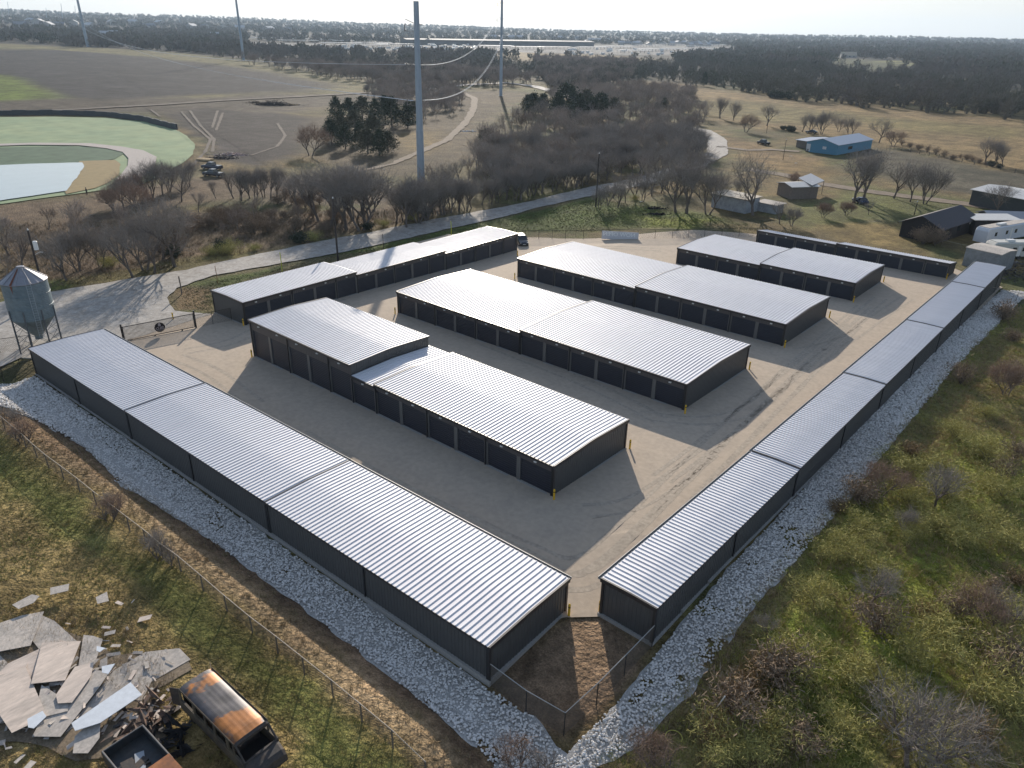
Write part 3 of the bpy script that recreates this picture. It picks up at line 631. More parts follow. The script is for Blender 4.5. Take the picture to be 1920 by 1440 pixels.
# -- the grove of bare trees north of the gravel road
GA = 'bare trees of the roadside grove'; lA = 'leafless grey tree in the dense grove beyond the gravel road'
grove = [(905, 300), (1000, 285), (1130, 270), (1290, 262), (1320, 290), (1290, 318), (1200, 335), (1115, 346), (1000, 370), (890, 394), (800, 408), (745, 420), (735, 400), (800, 370), (880, 330)]
gp = wp(grove); xs = [q[0] for q in gp]; ys = [q[1] for q in gp]; pts = []; tries = 0
while len(pts) < 135 and tries < 30000:
    tries += 1; x_, y_ = rng.uniform(min(xs), max(xs)), rng.uniform(min(ys), max(ys))
    if inpoly(np.array([x_]), np.array([y_]), gp)[0] and all((x_-a)**2+(y_-c)**2 > 3.0**2 for a, c in pts): pts.append((x_, y_))
for x_, y_ in pts:
    pr = pick(P_BARE+P_THIN); hh = rng.uniform(6.5, 10.2); s = hh/nat_h(pr)
    place(pr, USED, ground_loc((x_, y_)), rng.uniform(0, 6.28), (s*rng.uniform(.9, 1.15),)*2+(s,), lA, GA)
# a front row along the road edge
for k in range(26):
    t = k/25; px = 745+(1105-745)*t+rng.uniform(-5, 5); py = 424-(424-352)*t+rng.uniform(-5, 1)-4
    tree(pick(P_THIN+P_BARE), px, py, hh=rng.uniform(6.5, 8.6), label='slender leafless tree in the front line along the far road edge', group='slender trees along the road edge')
for px, py in [(1125, 392), (1140, 385), (1158, 389), (1172, 380), (1190, 372), (1205, 378), (1222, 368), (1240, 362), (1150, 372), (1262, 356), (1215, 350)]:
    tree(pick(P_THIN), px, py, hh=rng.uniform(5.5, 7.5), label='slim leafless tree in the thicket behind the right roadside pole', group='trees of the thicket by the right pole')
for px, py, tp in [(1268, 398, 285), (1288, 400, 282), (1327, 402, 300), (1245, 352, 270), (1300, 345, 262)]:
    tree(pick(P_BARE), px, py, tp, label='broad leafless tree between the grove and the white trailer', group='broad trees left of the white trailer')
# -- single and paired trees
for i, (px, py, tp, kd, lb) in enumerate([
    (1412, 404, 272, 0, 'large spreading bare tree behind the two metal-roofed sheds'), (1620, 375, 262, 1, 'big rounded bare tree right below the blue house'), (1600, 380, 268, 2, 'bare tree at the left of the clump below the blue house'),
    (1675, 372, 285, 0, 'forked bare tree by the dirt lane, middle of the lane trees'), (1706, 378, 300, 5, 'thin bare tree between two forked trees on the dirt lane'), (1733, 382, 286, 3, 'bare tree with reddish twigs on the dirt lane, right of the thin one'),
    (1872, 402, 330, 2, 'low wide bare tree in front of the long grey shed'), (1648, 268, 212, 0, 'solitary wide bare tree right of the blue house'), (1437, 236, 190, 2, 'rounded bare tree beyond the dark pickup'),
    (1349, 222, 175, 1, 'tall bare tree at the left end of the meadow line'), (1375, 226, 182, 6, 'slim bare tree second from the left in the meadow line'), (1398, 248, 208, 7, 'small bare bushy tree beside the bend of the gravel road'),
    (1504, 247, 205, 5, 'thin bare tree left of the trio behind the blue house'), (1520, 250, 205, 6, 'slim bare tree in the trio behind the blue house'), (1540, 252, 198, 3, 'tall many-stemmed bare tree behind the blue house'), (1572, 248, 215, 6, 'slender bare tree just right of the trio behind the blue house'), (1592, 256, 212, 1, 'leaning bare tree at the back of the blue house roof'), (1675, 275, 238, 7, 'small scrubby tree right of the solitary wide tree'),
    (1848, 306, 246, 2, 'leaning bare tree in the field at the right edge'), (1864, 309, 250, 6, 'thin leaning tree in the middle of the right edge trio'), (1880, 312, 262, 5, 'curved leaning tree rightmost of the right edge trio'),
    (582, 292, 225, 7, 'small bare fan-shaped tree left of the dark cedars'), (1543, 408, 372, 8, 'small young tree on the lawn before the sheds, left one'), (1586, 404, 370, 8, 'small young tree on the lawn before the sheds, middle one'), (1628, 403, 370, 5, 'small young tree on the lawn before the sheds, right one'),
    (1462, 420, 370, 0, 'bare tree just behind the back storage row, left'), (1484, 424, 380, 3, 'thin bare tree just behind the back storage row, right'), (1738, 440, 395, 8, 'pale bare shrub tree in front of the black barn'), (1490, 350, 318, 7, 'reddish small tree above the metal-roofed sheds'), (1380, 372, 330, 2, 'bare tree standing in front of the white trailer'), (1340, 380, 312, 1, 'bare tree at the left end of the white trailer')]):
    tree((P_BARE+P_THIN+P_RED)[kd], px, py, tp, label=lb)
# -- trees in the left brush strip by the road
for i, (px, py, tp, lb) in enumerate([(250, 520, 395, 'forked bare tree on the left verge, nearest the road'), (272, 507, 380, 'bare tree with reddish bark behind the forked verge tree'), (290, 512, 400, 'thin bare tree in the middle of the left verge clump'), (305, 486, 350, 'tall bare tree at the back of the left verge clump'), (328, 500, 345, 'tall bare tree with broad crown at the right of the verge clump'), (126, 526, 420, 'bare tree to the right of the transformer pole'), (148, 508, 400, 'bare tree behind the transformer pole, right'), (190, 500, 410, 'slim bare tree between the pole and the verge clump'), (18, 480, 380, 'bare tree at the left picture edge above the silo'), (40, 500, 405, 'smaller bare tree at the left edge beside the silo')]):
    tree(pick(P_BARE+P_THIN), px, py, tp, label=lb)
for px, py, tp in [(598, 415, 300), (620, 425, 290), (650, 430, 285), (676, 432, 296), (690, 425, 300), (560, 395, 310), (585, 400, 305), (664, 412, 292), (640, 405, 295)]:
    tree(pick(P_BARE), px, py, tp, label='big spreading leafless tree in the cluster left of the tall steel pole', group='spreading trees left of the steel pole', w_=1.25)
for px, py, tp in [(762, 428, 330), (785, 420, 318), (830, 404, 310), (770, 408, 320), (800, 415, 322)]:
    tree(pick(P_BARE+P_RED), px, py, tp, label='bare tree at the foot of the tall steel pole', group='trees round the foot of the steel pole')
for px, py, tp in [(438, 372, 305), (452, 376, 300), (468, 372, 302), (480, 375, 308), (495, 370, 300), (508, 374, 300), (520, 368, 296), (405, 372, 330), (372, 398, 350)]:
    tree(pick(P_THIN), px, py, tp, label='slender leafless sapling in the row right of the parked trucks', group='saplings right of the parked trucks')
for px, py, tp in [(232, 392, 318), (250, 380, 310), (285, 372, 290), (305, 366, 285), (318, 360, 288), (268, 400, 330), (215, 398, 340), (340, 378, 300), (355, 350, 290)]:
    tree(pick(P_BARE+P_RED), px, py, tp, label='leafless tree in the scrub in front of the footpath bend', group='scrub trees by the footpath bend')
# -- tree line behind the ploughed field and clearing (nearest rows single, rest as wood)
for k in range(64):
    t = k/63; px = 440+(930-440)*t+rng.uniform(-4, 4); py = 112+(162-112)*min(t*1.6, 1)+rng.uniform(-3, 3)-2
    if k % 2 == 0 or t > .4: tree(pick(P_BARE+P_THIN), px, py, hh=rng.uniform(8, 12), label='leafless tree of the long hedge line behind the ploughed field', group='hedge line trees behind the ploughed field')
for px, py in [(770, 215), (790, 205), (812, 210), (835, 205), (850, 202), (828, 195), (800, 190), (745, 185), (720, 180), (700, 188), (690, 180), (760, 178), (860, 192)]:
    tree(pick(P_BARE+P_THIN), px, py, hh=rng.uniform(6, 8.5), label='leafless tree of the small copse behind the cedars', group='copse behind the cedars')
for px, py in [(1010, 260), (980, 275), (960, 290), (940, 305), (920, 320), (1040, 250), (1250, 240), (1230, 225), (1200, 215), (1180, 225), (1150, 235), (1270, 225), (1130, 210), (1100, 200), (1230, 250), (1160, 250), (1090, 240)]:
    tree(pick(P_BARE), px, py, hh=rng.uniform(6.5, 9), label='leafless tree at the rear of the big grove', group='rear trees of the big grove')
# -- the thick of the woods behind the first rows, where single trees no longer show
def mid_tpl(pr, keep, seed):
    g_ = np.random.default_rng(seed); me = [c for c in pr.children if c.name.startswith('crown')][0].data; V = np.array([v.co[:] for v in me.vertices]).reshape(-1, 4, 3); V = V[g_.permutation(len(V))[:keep]]; c = V.mean(1, keepdims=True); ax = (V[:, 2]+V[:, 3]-V[:, 0]-V[:, 1])[:, None]/2; ax = ax/np.linalg.norm(ax, axis=2, keepdims=True); d = V-c; al = (d*ax).sum(2, keepdims=True)*ax; V = c+al*1.25+(d-al)*2.6
    tm = [c for c in pr.children if c.name.startswith('trunk')][0].data; tv = np.array([v.co[:] for v in tm.vertices]); q = np.array([tv[list(p.vertices)] for p in list(tm.polygons)[:150] if len(p.vertices) == 4]); V = np.concatenate([V, q]).reshape(-1, 3)
    return V/nat_h(pr)*7.5, np.arange(len(V)).reshape(-1, 4)
thickm = mat('thicket_twigs', (.35, .295, .25), .95, tint=(.21, .17, .14), var=.2, scale=.4, spec=.1)
T_mid = [mid_tpl(p_, 430, 900+i) for i, p_ in enumerate(P_BARE+P_THIN[:1])]
def thick(poly, sp, name, label, s0, s1):
    p = wp(poly); x0, x1 = min(a for a, _ in p), max(a for a, _ in p); y0, y1 = min(c for _, c in p), max(c for _, c in p); N = int((x1-x0)*(y1-y0)/sp**2); x = rng.uniform(x0, x1, N); y = rng.uniform(y0, y1, N); k = inpoly(x, y, p); x, y = x[k], y[k]
    tag(scatter(T_mid, x, y, H(x, y)-.1, rng.uniform(s0, s1, len(x)), rng.uniform(0, 6.28, len(x)), name, thickm, tint=rng.uniform(0, 1, len(x))), label, kind='stuff')
thick([(885, 320), (905, 285), (950, 232), (1000, 222), (1100, 205), (1200, 192), (1290, 192), (1325, 214), (1312, 245), (1290, 268), (1290, 318), (1200, 338), (1110, 346), (1000, 372), (890, 394), (800, 410), (760, 400), (850, 350)], 7.0, 'grove_thicket', 'dense grey brown thicket of bare trees inside the big grove', .6, 1.3)
thick([(690, 163), (860, 168), (868, 215), (790, 228), (715, 200)], 7, 'copse_thicket', 'bare thicket of the copse behind the cedars', .8, 1.2)
thick([(1010, 190), (1060, 182), (1190, 168), (1300, 182), (1300, 195), (1100, 200)], 6, 'grove_thicket', 'bare wood at the rear edge of the big grove', .9, 1.3)
thick([(0, 430), (240, 420), (440, 402), (640, 392), (700, 400), (660, 432), (430, 464), (240, 505), (110, 528), (0, 545)], 9.0, 'verge_thicket', 'brown bare thicket beyond the gravel road on the left', .35, .9)
thick([(430, 118), (620, 132), (760, 138), (960, 140), (1000, 160), (930, 166), (760, 166), (640, 152), (500, 126)], 9, 'hedge_thicket', 'bare wood of the hedge line behind the ploughed field', 1.1, 1.6)
thick([(1000, 115), (1190, 120), (1190, 150), (1130, 165), (1060, 178), (1010, 158)], 8, 'hedge_thicket', 'bare wood right of the second steel pole', 1.0, 1.5)
# -- cedars
for px, py, tp in [(632, 235, 178), (655, 228, 182), (680, 225, 180), (705, 235, 182), (735, 240, 180), (765, 240, 188), (640, 262, 215), (622, 272, 222), (648, 280, 232), (675, 270, 225), (690, 288, 240), (712, 292, 238), (728, 286, 245), (745, 235, 200), (700, 260, 215), (665, 250, 205), (775, 225, 190), (722, 225, 178)]:
    tree(pick(P_CED[:3]), px, py, tp-2, label='dark evergreen cedar in the clump left of the tall steel pole', group='cedar clump left of the steel pole', w_=1.3)
for px, py, tp in [(1000, 215, 168), (1018, 220, 172), (1045, 222, 170), (1062, 215, 148), (1085, 222, 172), (1110, 225, 175), (1130, 228, 172), (1150, 220, 180), (1070, 232, 185), (1098, 212, 165), (1125, 212, 168), (990, 210, 175), (912, 275, 238), (905, 262, 240), (1245, 205, 182), (1230, 212, 190)]:
    tree(pick(P_CED), px, py, tp, label='dark evergreen cedar among the bare trees of the big grove', group='cedars in the big grove', w_=1.2)
tree(P_CED[1], 1320, 162, 132, label='dark cedar standing alone at the meadow edge before the far wood')
# -- shrubs
S_OL = [tag(shrub(61, 1.1, 3.0, shrubm, n_=2200), cat='bush'), tag(shrub(62, 1.5, 3.6, shrubm, n_=3000), cat='bush')]
S_RD = [tag(shrub(63, 1.7, 2.8, redbrm, n_=1500, lf=.05), cat='bush'), tag(shrub(64, 2.3, 2.6, redbrm, n_=1300, lf=.045, stems=14), cat='bush')]
S_DK = [tag(shrub(65, 1.4, 2.6, mat('dark_leaf', (.040, .050, .028), .85, var=.4, scale=1.5), n_=1500, lf=.14), cat='bush')]
S_WD = [tag(shrub(66, 1.0, 1.8, weedm, n_=700, lf=.04, stems=14, ln=.4), cat='bush')]
for i, (px, py, s, kd, lb) in enumerate([(640, 470, 0, 0, None)]): pass
def bushes(lst, protos, lb, grp, s0, s1):
    for px, py in lst:
        P = at(px, py); s = rng.uniform(s0, s1); place(pick(protos), USED, ground_loc(P), rng.uniform(0, 6.28), (s*1.1, s*1.1, s*rng.uniform(.85, 1.1)), lb, grp)
bushes([(int(300+k*13), int(478-k*3.6-rng.uniform(2, 38))) for k in range(28)]+[(rng.uniform(395, 640), rng.uniform(405, 440)) for k in range(16)], S_RD, 'reddish brown leafless brush along the far side of the gravel road', 'brush along the far road edge', .8, 1.5)
bushes([(330, 482), (395, 478), (412, 470), (430, 474), (560, 455), (585, 450), (478, 470), (210, 500), (52, 520), (690, 430), (720, 425), (770, 412), (800, 405), (1190, 375)], S_DK+S_OL, 'dark green thicket plant by the far road edge', 'green thicket by the road', .7, 1.3)
bushes([(1468, 243), (1478, 245), (1486, 247)], S_DK, 'dark low bush mound behind the blue house', 'bush mound behind the blue house', 1.0, 1.6)
bushes([(rng.uniform(1605, 1800), 0) for k in range(0)], S_RD, '', '', 1, 1)
bushes([(1800+k*12, 297+k*3.0) for k in range(7)]+[(1690+k*16, 272+k*4.6) for k in range(7)], S_DK+S_RD, 'dark scrub along the fence line of the right field', 'scrub along the right field fence', .6, 1.1)
bushes([(1445, 183), (1455, 184), (1468, 185), (1480, 186)], S_DK, 'low dark brush mound in the meadow before the far wood', 'brush mound in the meadow', 2.2, 3.2)
bushes([(1720, 452), (1730, 458), (1742, 455), (1752, 460)], S_WD+S_RD, 'pale dry bush between the back storage row and the black barn', 'dry bushes by the black barn', 1.0, 1.5)
# right bank: olive and red shrubs, bare small trees
bank_ol = [(1640, 1075), (1600, 1030), (1560, 1040), (1530, 1130), (1750, 990), (1800, 1010), (1860, 980), (1900, 1020), (1700, 1010), (1880, 930), (1780, 930), (1700, 940), (1620, 1000), (1850, 860), (1760, 880), (1690, 880), (1660, 1290), (1600, 1260), (1500, 1250), (1400, 1400), (1450, 1380), (1760, 1180), (1830, 1120), (1890, 1200), (1700, 1220), (1580, 1380), (1360, 1410), (1900, 1330), (1840, 1290), (1720, 1390), (1790, 820), (1850, 780)]
bushes(bank_ol, S_OL, 'olive and straw coloured bush on the near right bank', 'olive bushes on the right bank', .8, 1.25)
bank_rd = [(1430, 1250), (1460, 1270), (1400, 1300), (1480, 1220), (1730, 1160), (1790, 1150), (1860, 1120), (1820, 1100), (1900, 1090), (1330, 1380), (1380, 1350), (1560, 1320), (1640, 1180), (1880, 900), (1900, 860), (1860, 690), (1900, 640), (1880, 600), (1800, 720), (1740, 780), (1700, 850), (1610, 940), (1570, 960), (1900, 1420), (1830, 1390), (1880, 1260), (1500, 1400), (1690, 1430)]
bushes(bank_rd[::2]+bank_rd[1::4], S_RD+S_WD+S_WD, 'reddish brown leafless bush on the near right bank', 'red brown brush on the right bank', .8, 1.3)
for px, py, tp, kd, lb in [(1752, 950, 855, 2, 'wide bare shrub tree in the middle of the right bank'), (1630, 1135, 1040, 0, 'dark multi-stemmed bare tree on the right bank beside the rocks'), (1850, 1175, 1090, 7, 'reddish bare tree low on the right bank'), (1705, 1440, 1270, 2, 'large dark bare tree at the bottom right of the bank'), (1740, 1450, 1280, 0, 'second dark bare tree at the bottom right corner of the bank'), (1885, 740, 660, 8, 'bare tangled tree at the right edge by the rocks'), (1650, 930, 860, 7, 'slim bare sapling at the rock edge on the right bank'), (1690, 1000, 940, 6, 'thin bare sapling below the wide shrub tree'), (1440, 1200, 1140, 5, 'thin upright sapling at the edge of the rock bed'), (1890, 1180, 1080, 0, 'bare tree at the right picture edge, low on the bank')]:
    tree((P_BARE+P_THIN+P_RED)[kd], px, py, tp, label=lb)
# left fence-line stems
for px, py in [(45, 830), (32, 800), (205, 955), (210, 975), (285, 1030), (322, 1060), (300, 1045), (18, 790)]:
    tree(pick(P_SML), px, py, hh=rng.uniform(1.8, 3.0), label='small bare bush growing through the wire fence on the left', group='bare bushes in the left wire fence')
for px, py in [(965, 1445), (1020, 1450), (1210, 1430), (1240, 1445)]:
    tree(pick(P_SML), px, py, hh=rng.uniform(2.0, 2.6), label='bare twiggy bush at the bottom edge beside the rocks', group='twiggy bushes at the bottom edge')
# ------------------------------------------------------------------ grass and weed tufts (uncountable)
def blades(n_, hgt_, spr, w_):
    T = []
    for s in range(7):
        q = []
        for k in range(n_):
            a = rng.uniform(0, 6.28); r_ = rng.uniform(0, spr*.4); p = np.array([r_*math.cos(a), r_*math.sin(a), -.03]); a2 = a+rng.normal()*.8; e = p+[math.cos(a2)*spr*rng.uniform(.2, 1), math.sin(a2)*spr*rng.uniform(.2, 1), hgt_*rng.uniform(.5, 1)]
            s_ = np.array([-math.sin(a2), math.cos(a2), 0])*w_; q += [p-s_, p+s_, e+s_*.15, e-s_*.15]
        T.append((np.array(q), np.arange(4*n_).reshape(-1, 4)))
    return T
def field(poly, dens, T, m, name, label, s0=.7, s1=1.3, tw=True, clump=0., seed=1):
    p = wp(poly); x0, x1 = min(a for a, _ in p), max(a for a, _ in p); y0, y1 = min(c for _, c in p), max(c for _, c in p)
    N = int((x1-x0)*(y1-y0)*dens); x = rng.uniform(x0, x1, N); y = rng.uniform(y0, y1, N); k = inpoly(x, y, p); x, y = x[k], y[k]
    if clump: k = fbm(x, y, 3.0, seed) > clump+rng.uniform(-.06, .06, len(x)); x, y = x[k], y[k]
    o = scatter(T, x, y, H(x, y)-.02, rng.uniform(s0, s1, len(x)), rng.uniform(0, 6.28, len(x)), name, m, tint=np.clip(fbm(x, y, 2.5, seed+9)*1.6-.35+rng.uniform(-.25, .25, len(x)), 0, 1))
    return tag(o, label, kind='stuff')
T_g = blades(8, .16, .20, .020); T_w = blades(12, .45, .34, .009); T_b = blades(10, .26, .22, .013)
grassm = mat('field_grass', (.160, .170, .042), .9, tint=(.31, .22, .095), var=.25, scale=.8, spec=.15)
weed2 = mat('bank_weed', (.285, .300, .060), .9, tint=(.37, .29, .14), var=.3, scale=.6, spec=.15)
NF = [(-30, 790), (60, 860), (240, 975), (430, 1130), (620, 1290), (800, 1450), (-30, 1470)]
field(NF, 17, T_g, grassm, 'field_grass', 'short green and tan grass in the lower left field', clump=.30, seed=3)
field(NF, 1.6, T_b, mat('tan_grass', (.24, .17, .075), .9, tint=(.12, .13, .03), var=.2), 'dry_grass', 'dry tan grass tufts in the lower left field', clump=.45, seed=5)
FS = [(0, 765), (240, 890), (440, 1050), (660, 1235), (900, 1440), (800, 1470), (640, 1310), (420, 1130), (200, 950), (0, 820)]
field(FS, 8, T_b, mat('fence_weeds', (.36, .26, .145), .9, tint=(.22, .175, .08), var=.25), 'fence_weeds', 'dry weeds along the lower left wire fence', seed=8)
BK = [(1105, 1440), (1250, 1300), (1500, 1010), (1800, 655), (1920, 570), (1980, 560), (1980, 1490), (1090, 1490)]
field(BK, 12, T_b, weed2, 'bank_grass', 'olive green and brown grass on the right bank', seed=11, s0=.7, s1=1.5)
field(BK, 5.5, T_w, mat('tall_weeds', (.42, .31, .16), .9, tint=(.28, .18, .11), var=.3), 'tall_weeds', 'tall dry weeds on the right bank', clump=.40, seed=13)
field([(0, 1150), (130, 1120), (260, 1180), (330, 1280), (330, 1330), (260, 1330), (200, 1290), (130, 1230), (30, 1240), (0, 1260)], 9, T_w, mat('brown_weeds', (.32, .235, .135), .9, tint=(.16, .12, .075), var=.3), 'brown_weeds', 'flattened brown weeds around the plywood heap', s0=.6, s1=1.3, seed=17)
field([(0, 1400), (60, 1395), (200, 1420), (220, 1470), (0, 1470)], 9, T_w, M['brown_weeds'], 'brown_weeds', 'dry brown weeds at the lower left corner', s0=.6, s1=1.2, seed=19)
V1 = [(0, 420), (200, 415), (400, 405), (640, 400), (820, 385), (860, 392), (640, 440), (440, 478), (240, 518), (110, 538), (0, 552)]
field(V1, 1.6, T_w, mat('brush_floor', (.26, .18, .115), .9, tint=(.14, .12, .06), var=.3), 'verge_brush', 'brown brush floor beyond the gravel road', s0=1.0, s1=2.2, seed=23)
V2 = [(345, 540), (560, 497), (860, 430), (1120, 373), (1340, 405), (1400, 418), (1420, 432), (1200, 428), (990, 436), (960, 432), (900, 426), (600, 494), (420, 548), (390, 585), (340, 575)]
field(V2, 7, T_g, mat('verge_grass', (.085, .120, .020), .9, tint=(.17, .13, .05), var=.3), 'verge_grass', 'green grass verge between the road and the yard', s0=.8, s1=1.7, seed=29)
# ------------------------------------------------------------------ far woodland (reads as one mass)
def crown_tpl(n_, r_, h_, qs, seed, wf=.20):
    g_ = np.random.default_rng(seed); q = []
    for k in range(n_):
        d = g_.normal(size=3); d /= np.linalg.norm(d); rr = g_.uniform(.55, 1.0); p = np.array([d[0]*r_*rr, d[1]*r_*rr, h_*.56+d[2]*h_*.44*rr]); 
        if k % 6 == 0: p = np.array([d[0]*.8, d[1]*.8, h_*.12*g_.random()]); dd = np.array([d[0]*.2, d[1]*.2, 1.])*h_*.22; s_ = np.array([-d[1], d[0], 0])*qs*.18
        else:
            dd = (d*.6+[0, 0, .7]+g_.normal(size=3)*.5); dd = dd/np.linalg.norm(dd)*qs; s_ = np.cross(dd, g_.normal(size=3)); s_ = s_/np.linalg.norm(s_)*qs*wf
        q += [p-dd-s_, p-dd+s_, p+dd+s_*.6, p+dd-s_*.6]
    return np.array(q), np.arange(4*n_).reshape(-1, 4)
T_near = [crown_tpl(150, 3.6, 8.8, .75, 200+i) for i in range(6)]; T_far = [crown_tpl(40, 4.6, 8.5, 1.5, 300+i, .5) for i in range(5)]
rng = np.random.default_rng(5)
edge = [(-140, 70), (0, 77), (150, 87), (300, 94), (440, 109), (520, 122), (620, 136), (720, 146), (800, 152), (930, 160), (1000, 158), (1060, 178), (1130, 165), (1190, 150), (1330, 163), (1500, 189), (1600, 199), (1700, 209), (1920, 224), (2080, 236)]
ep = wp(edge); ea = [math.atan2(p[1], p[0]) for p in ep]; ed = [math.hypot(*p) for p in ep]
o_ = np.argsort(ea); ea = np.array(ea)[o_]; ed = np.array(ed)[o_]
def wood(N, dmin, dmax, T, name, label, sc0, sc1, excl):
    a0 = math.atan2(*wp([(2060, 300)])[0][::-1]); a1 = math.atan2(*wp([(-120, 300)])[0][::-1])
    th = rng.uniform(min(a0, a1), max(a0, a1), N); D = np.exp(rng.uniform(math.log(dmin), math.log(dmax), N)); x = D*np.cos(th); y = D*np.sin(th)
    k = D > np.interp(th, ea, ed)*(1+.02*np.sin(th*90))
    for p, dens in excl:
        q = wp(p); k &= ~(inpoly(x, y, q) & (rng.random(N) > dens))
    x, y, D = x[k], y[k], D[k]; tn = np.clip(fbm(x, y, 70, 4)*1.5-.3+rng.uniform(-.25, .25, len(x)), 0, 1)
    return tag(scatter(T, x, y, H(x, y)-.3, rng.uniform(sc0, sc1, len(x)), rng.uniform(0, 6.28, len(x)), name, fwm, tint=tn), label, kind='stuff')
fwm = mat('far_wood', (.180, .155, .135), 1.0, tint=(.105, .108, .075), spec=.0)
EX = [([(925, 96), (1110, 101), (1260, 110), (1260, 124), (1110, 124), (930, 124)], .03), ([(440, 76), (760, 84), (1000, 84), (1330, 82), (1390, 92), (1260, 112), (1100, 108), (940, 104), (700, 104), (480, 94)], .0), ([(1555, 105), (1700, 115), (1760, 124), (1680, 140), (1555, 130)], .05), ([(1885, 166), (1960, 170), (1960, 184), (1885, 182)], .0), ([(840, 140), (1010, 140), (1050, 182), (850, 180)], .08), ([(0, 46), (330, 52), (330, 58), (0, 54)], .35), ([(430, 62), (1100, 68), (1400, 78), (1400, 82), (440, 74)], .45)]
wood(9000, 260, 1300, T_near, 'leafless_wood', 'leafless grey brown woodland beyond the fields', .75, 1.25, EX)
wood(15000, 1000, 6500, T_far, 'distant_woodland', 'hazy woodland running to the horizon', .8, 1.5, EX)
# ------------------------------------------------------------------ far settlement
hw = mat('far_siding', (.34, .32, .30), .8); hr = mat('far_shingle', (.17, .17, .18), .8); wr = mat('white_roof', (.42, .42, .43), .75); dkw = mat('dark_siding', (.08, .085, .09), .7); tanr = mat('tan_roof', (.42, .34, .24), .7); glass = mat('dark_glass', (.02, .025, .03), .12, spec=.8)
def house(name, w_, d_, h_, rise, wm, rm, label=None, cat='house', over=.5):
    r = empty(name, (0, 0, -500), 0, label, cat); a = MB(); a.box(-w_/2, w_/2, -d_/2, d_/2, -1, h_); a.add([(-w_/2, -d_/2, h_), (-w_/2, d_/2, h_), (-w_/2, 0, h_+rise)], [(0, 1, 2)]); a.add([(w_/2, -d_/2, h_), (w_/2, d_/2, h_), (w_/2, 0, h_+rise)], [(0, 2, 1)]); a.build('wall', wm, r)
    b_ = MB(); o = over; k = rise/(d_/2); zz = h_-o*k
    for s in (-1, 1):
        b_.add([(-w_/2-o, s*(d_/2+o), zz), (w_/2+o, s*(d_/2+o), zz), (w_/2+o, 0, h_+rise+.02), (-w_/2-o, 0, h_+rise+.02), (-w_/2-o, s*(d_/2+o), zz+.2), (w_/2+o, s*(d_/2+o), zz+.2), (w_/2+o, 0, h_+rise+.22), (-w_/2-o, 0, h_+rise+.22)], [(0, 1, 2, 3), (7, 6, 5, 4), (0, 4, 5, 1), (1, 5, 6, 2), (3, 2, 6, 7), (0, 3, 7, 4)])
    b_.build('roof', rm, r)
    c = MB(); 
    for x_ in (-w_*.3, w_*.05, w_*.32): c.box(x_-.8, x_+.8, -d_/2-.06, -d_/2+.02, 1.0, 2.3)
    c.build('window', glass, r); return r
HS = [tag(house('suburban_house', 18, 13, 3.2, 3.6, hw, hr), cat='house'), tag(house('suburban_house', 15, 12, 5.6, 3.2, hw, wr), cat='house')]
lb = 'pale suburban house on the far housing estate near the horizon'; gp_ = 'houses of the far housing estate'
for k in range(34):
    px = 1075+k*8.2+rng.uniform(-4, 4); py = 76+k*.22+rng.uniform(-1.5, 6); P = at(px, py); place(pick(HS), USED, ground_loc(P), rng.uniform(0, 3), 1.0, lb, gp_)
for px, py in [(925, 74), (935, 75), (960, 74), (975, 74), (1040, 75), (1050, 75), (1085, 74), (1300, 84), (1320, 84), (1340, 84)]:
    place(pick(HS), USED, ground_loc(at(px, py)), rng.uniform(0, 3), 1.25, lb, gp_)
for px, py in [(20, 42), (60, 45), (75, 47), (110, 50), (140, 49), (210, 47), (250, 46), (300, 47), (360, 55), (385, 53), (420, 56), (450, 58), (505, 60), (540, 59), (40, 50), (92, 54), (170, 55), (280, 52)]:
    place(pick(HS), USED, ground_loc(at(px, py)), rng.uniform(0, 3), 1.6, 'pale house among trees on the hazy hill at the upper left', 'houses on the hazy hill')
for px, py, l_ in [(198, 70, 'white gabled house left of its twin among the upper left woods'), (214, 69, 'white gabled house right of its twin among the upper left woods'), (405, 71, 'white steep roofed house between the two left power poles')]:
    place(HS[1], USED, ground_loc(at(px, py)), R(40), 1.15, l_)
wh = house('warehouse', 430, 34, 9, 2.0, dkw, mat('dull_roof', (.22, .22, .22), .8), 'very long low warehouse with pale roof far behind the tall steel pole', 'warehouse', 1.5)
A_ = at(757, 83); B_ = at(1105, 87); mid = (A_+B_)/2; wh.location = (mid.x, mid.y, float(H(mid.x, mid.y))); wh.rotation_euler = (0, 0, math.atan2(B_.y-A_.y, B_.x-A_.x)); wh.scale = ((B_-A_).xy.length/430, 1, 1)
cn = empty('storage_canopy', (0, 0, -500), 0, None, 'canopy'); a = MB(); a.box(-40, 40, -7, 7, 4.2, 4.9); a.build('roof', mat('canopy_white', (.78, .77, .75), .6), cn)
for x_ in np.linspace(-38, 38, 9):
    for y_ in (-5.5, 5.5): a = MB(); a.box(x_-.15, x_+.15, y_-.15, y_+.15, -.5, 4.2); a.build('post', dkw, cn)
cvs = [(500, 75), (540, 76), (580, 77), (620, 79), (660, 81), (700, 84), (740, 87), (560, 80), (640, 85), (690, 88), (1110, 92), (1160, 91), (1215, 88), (1260, 86), (1220, 96), (1265, 95), (1310, 90), (1330, 95), (1190, 99), (1340, 87), (930, 90), (990, 92), (1040, 92)]
for px, py in cvs:
    P = at(px, py); place(cn, USED, (P.x, P.y, float(H(P.x, P.y))), wh.rotation_euler[2]+rng.uniform(-.1, .1), .9, 'long pale storage canopy roof in the far vehicle park', 'canopies of the far vehicle park')
rv = empty('parked_camper', (0, 0, -500), 0, None, 'camper'); a = MB(); a.box(-4, 4, -1.25, 1.25, .6, 3.3); a.build('body', mat('camper_white', (.72, .72, .71), .35), rv); a = MB()
for x_ in (-2.4, -.4, 2.2): a.box(x_-.5, x_+.5, -1.28, 1.28, 1.7, 2.4)
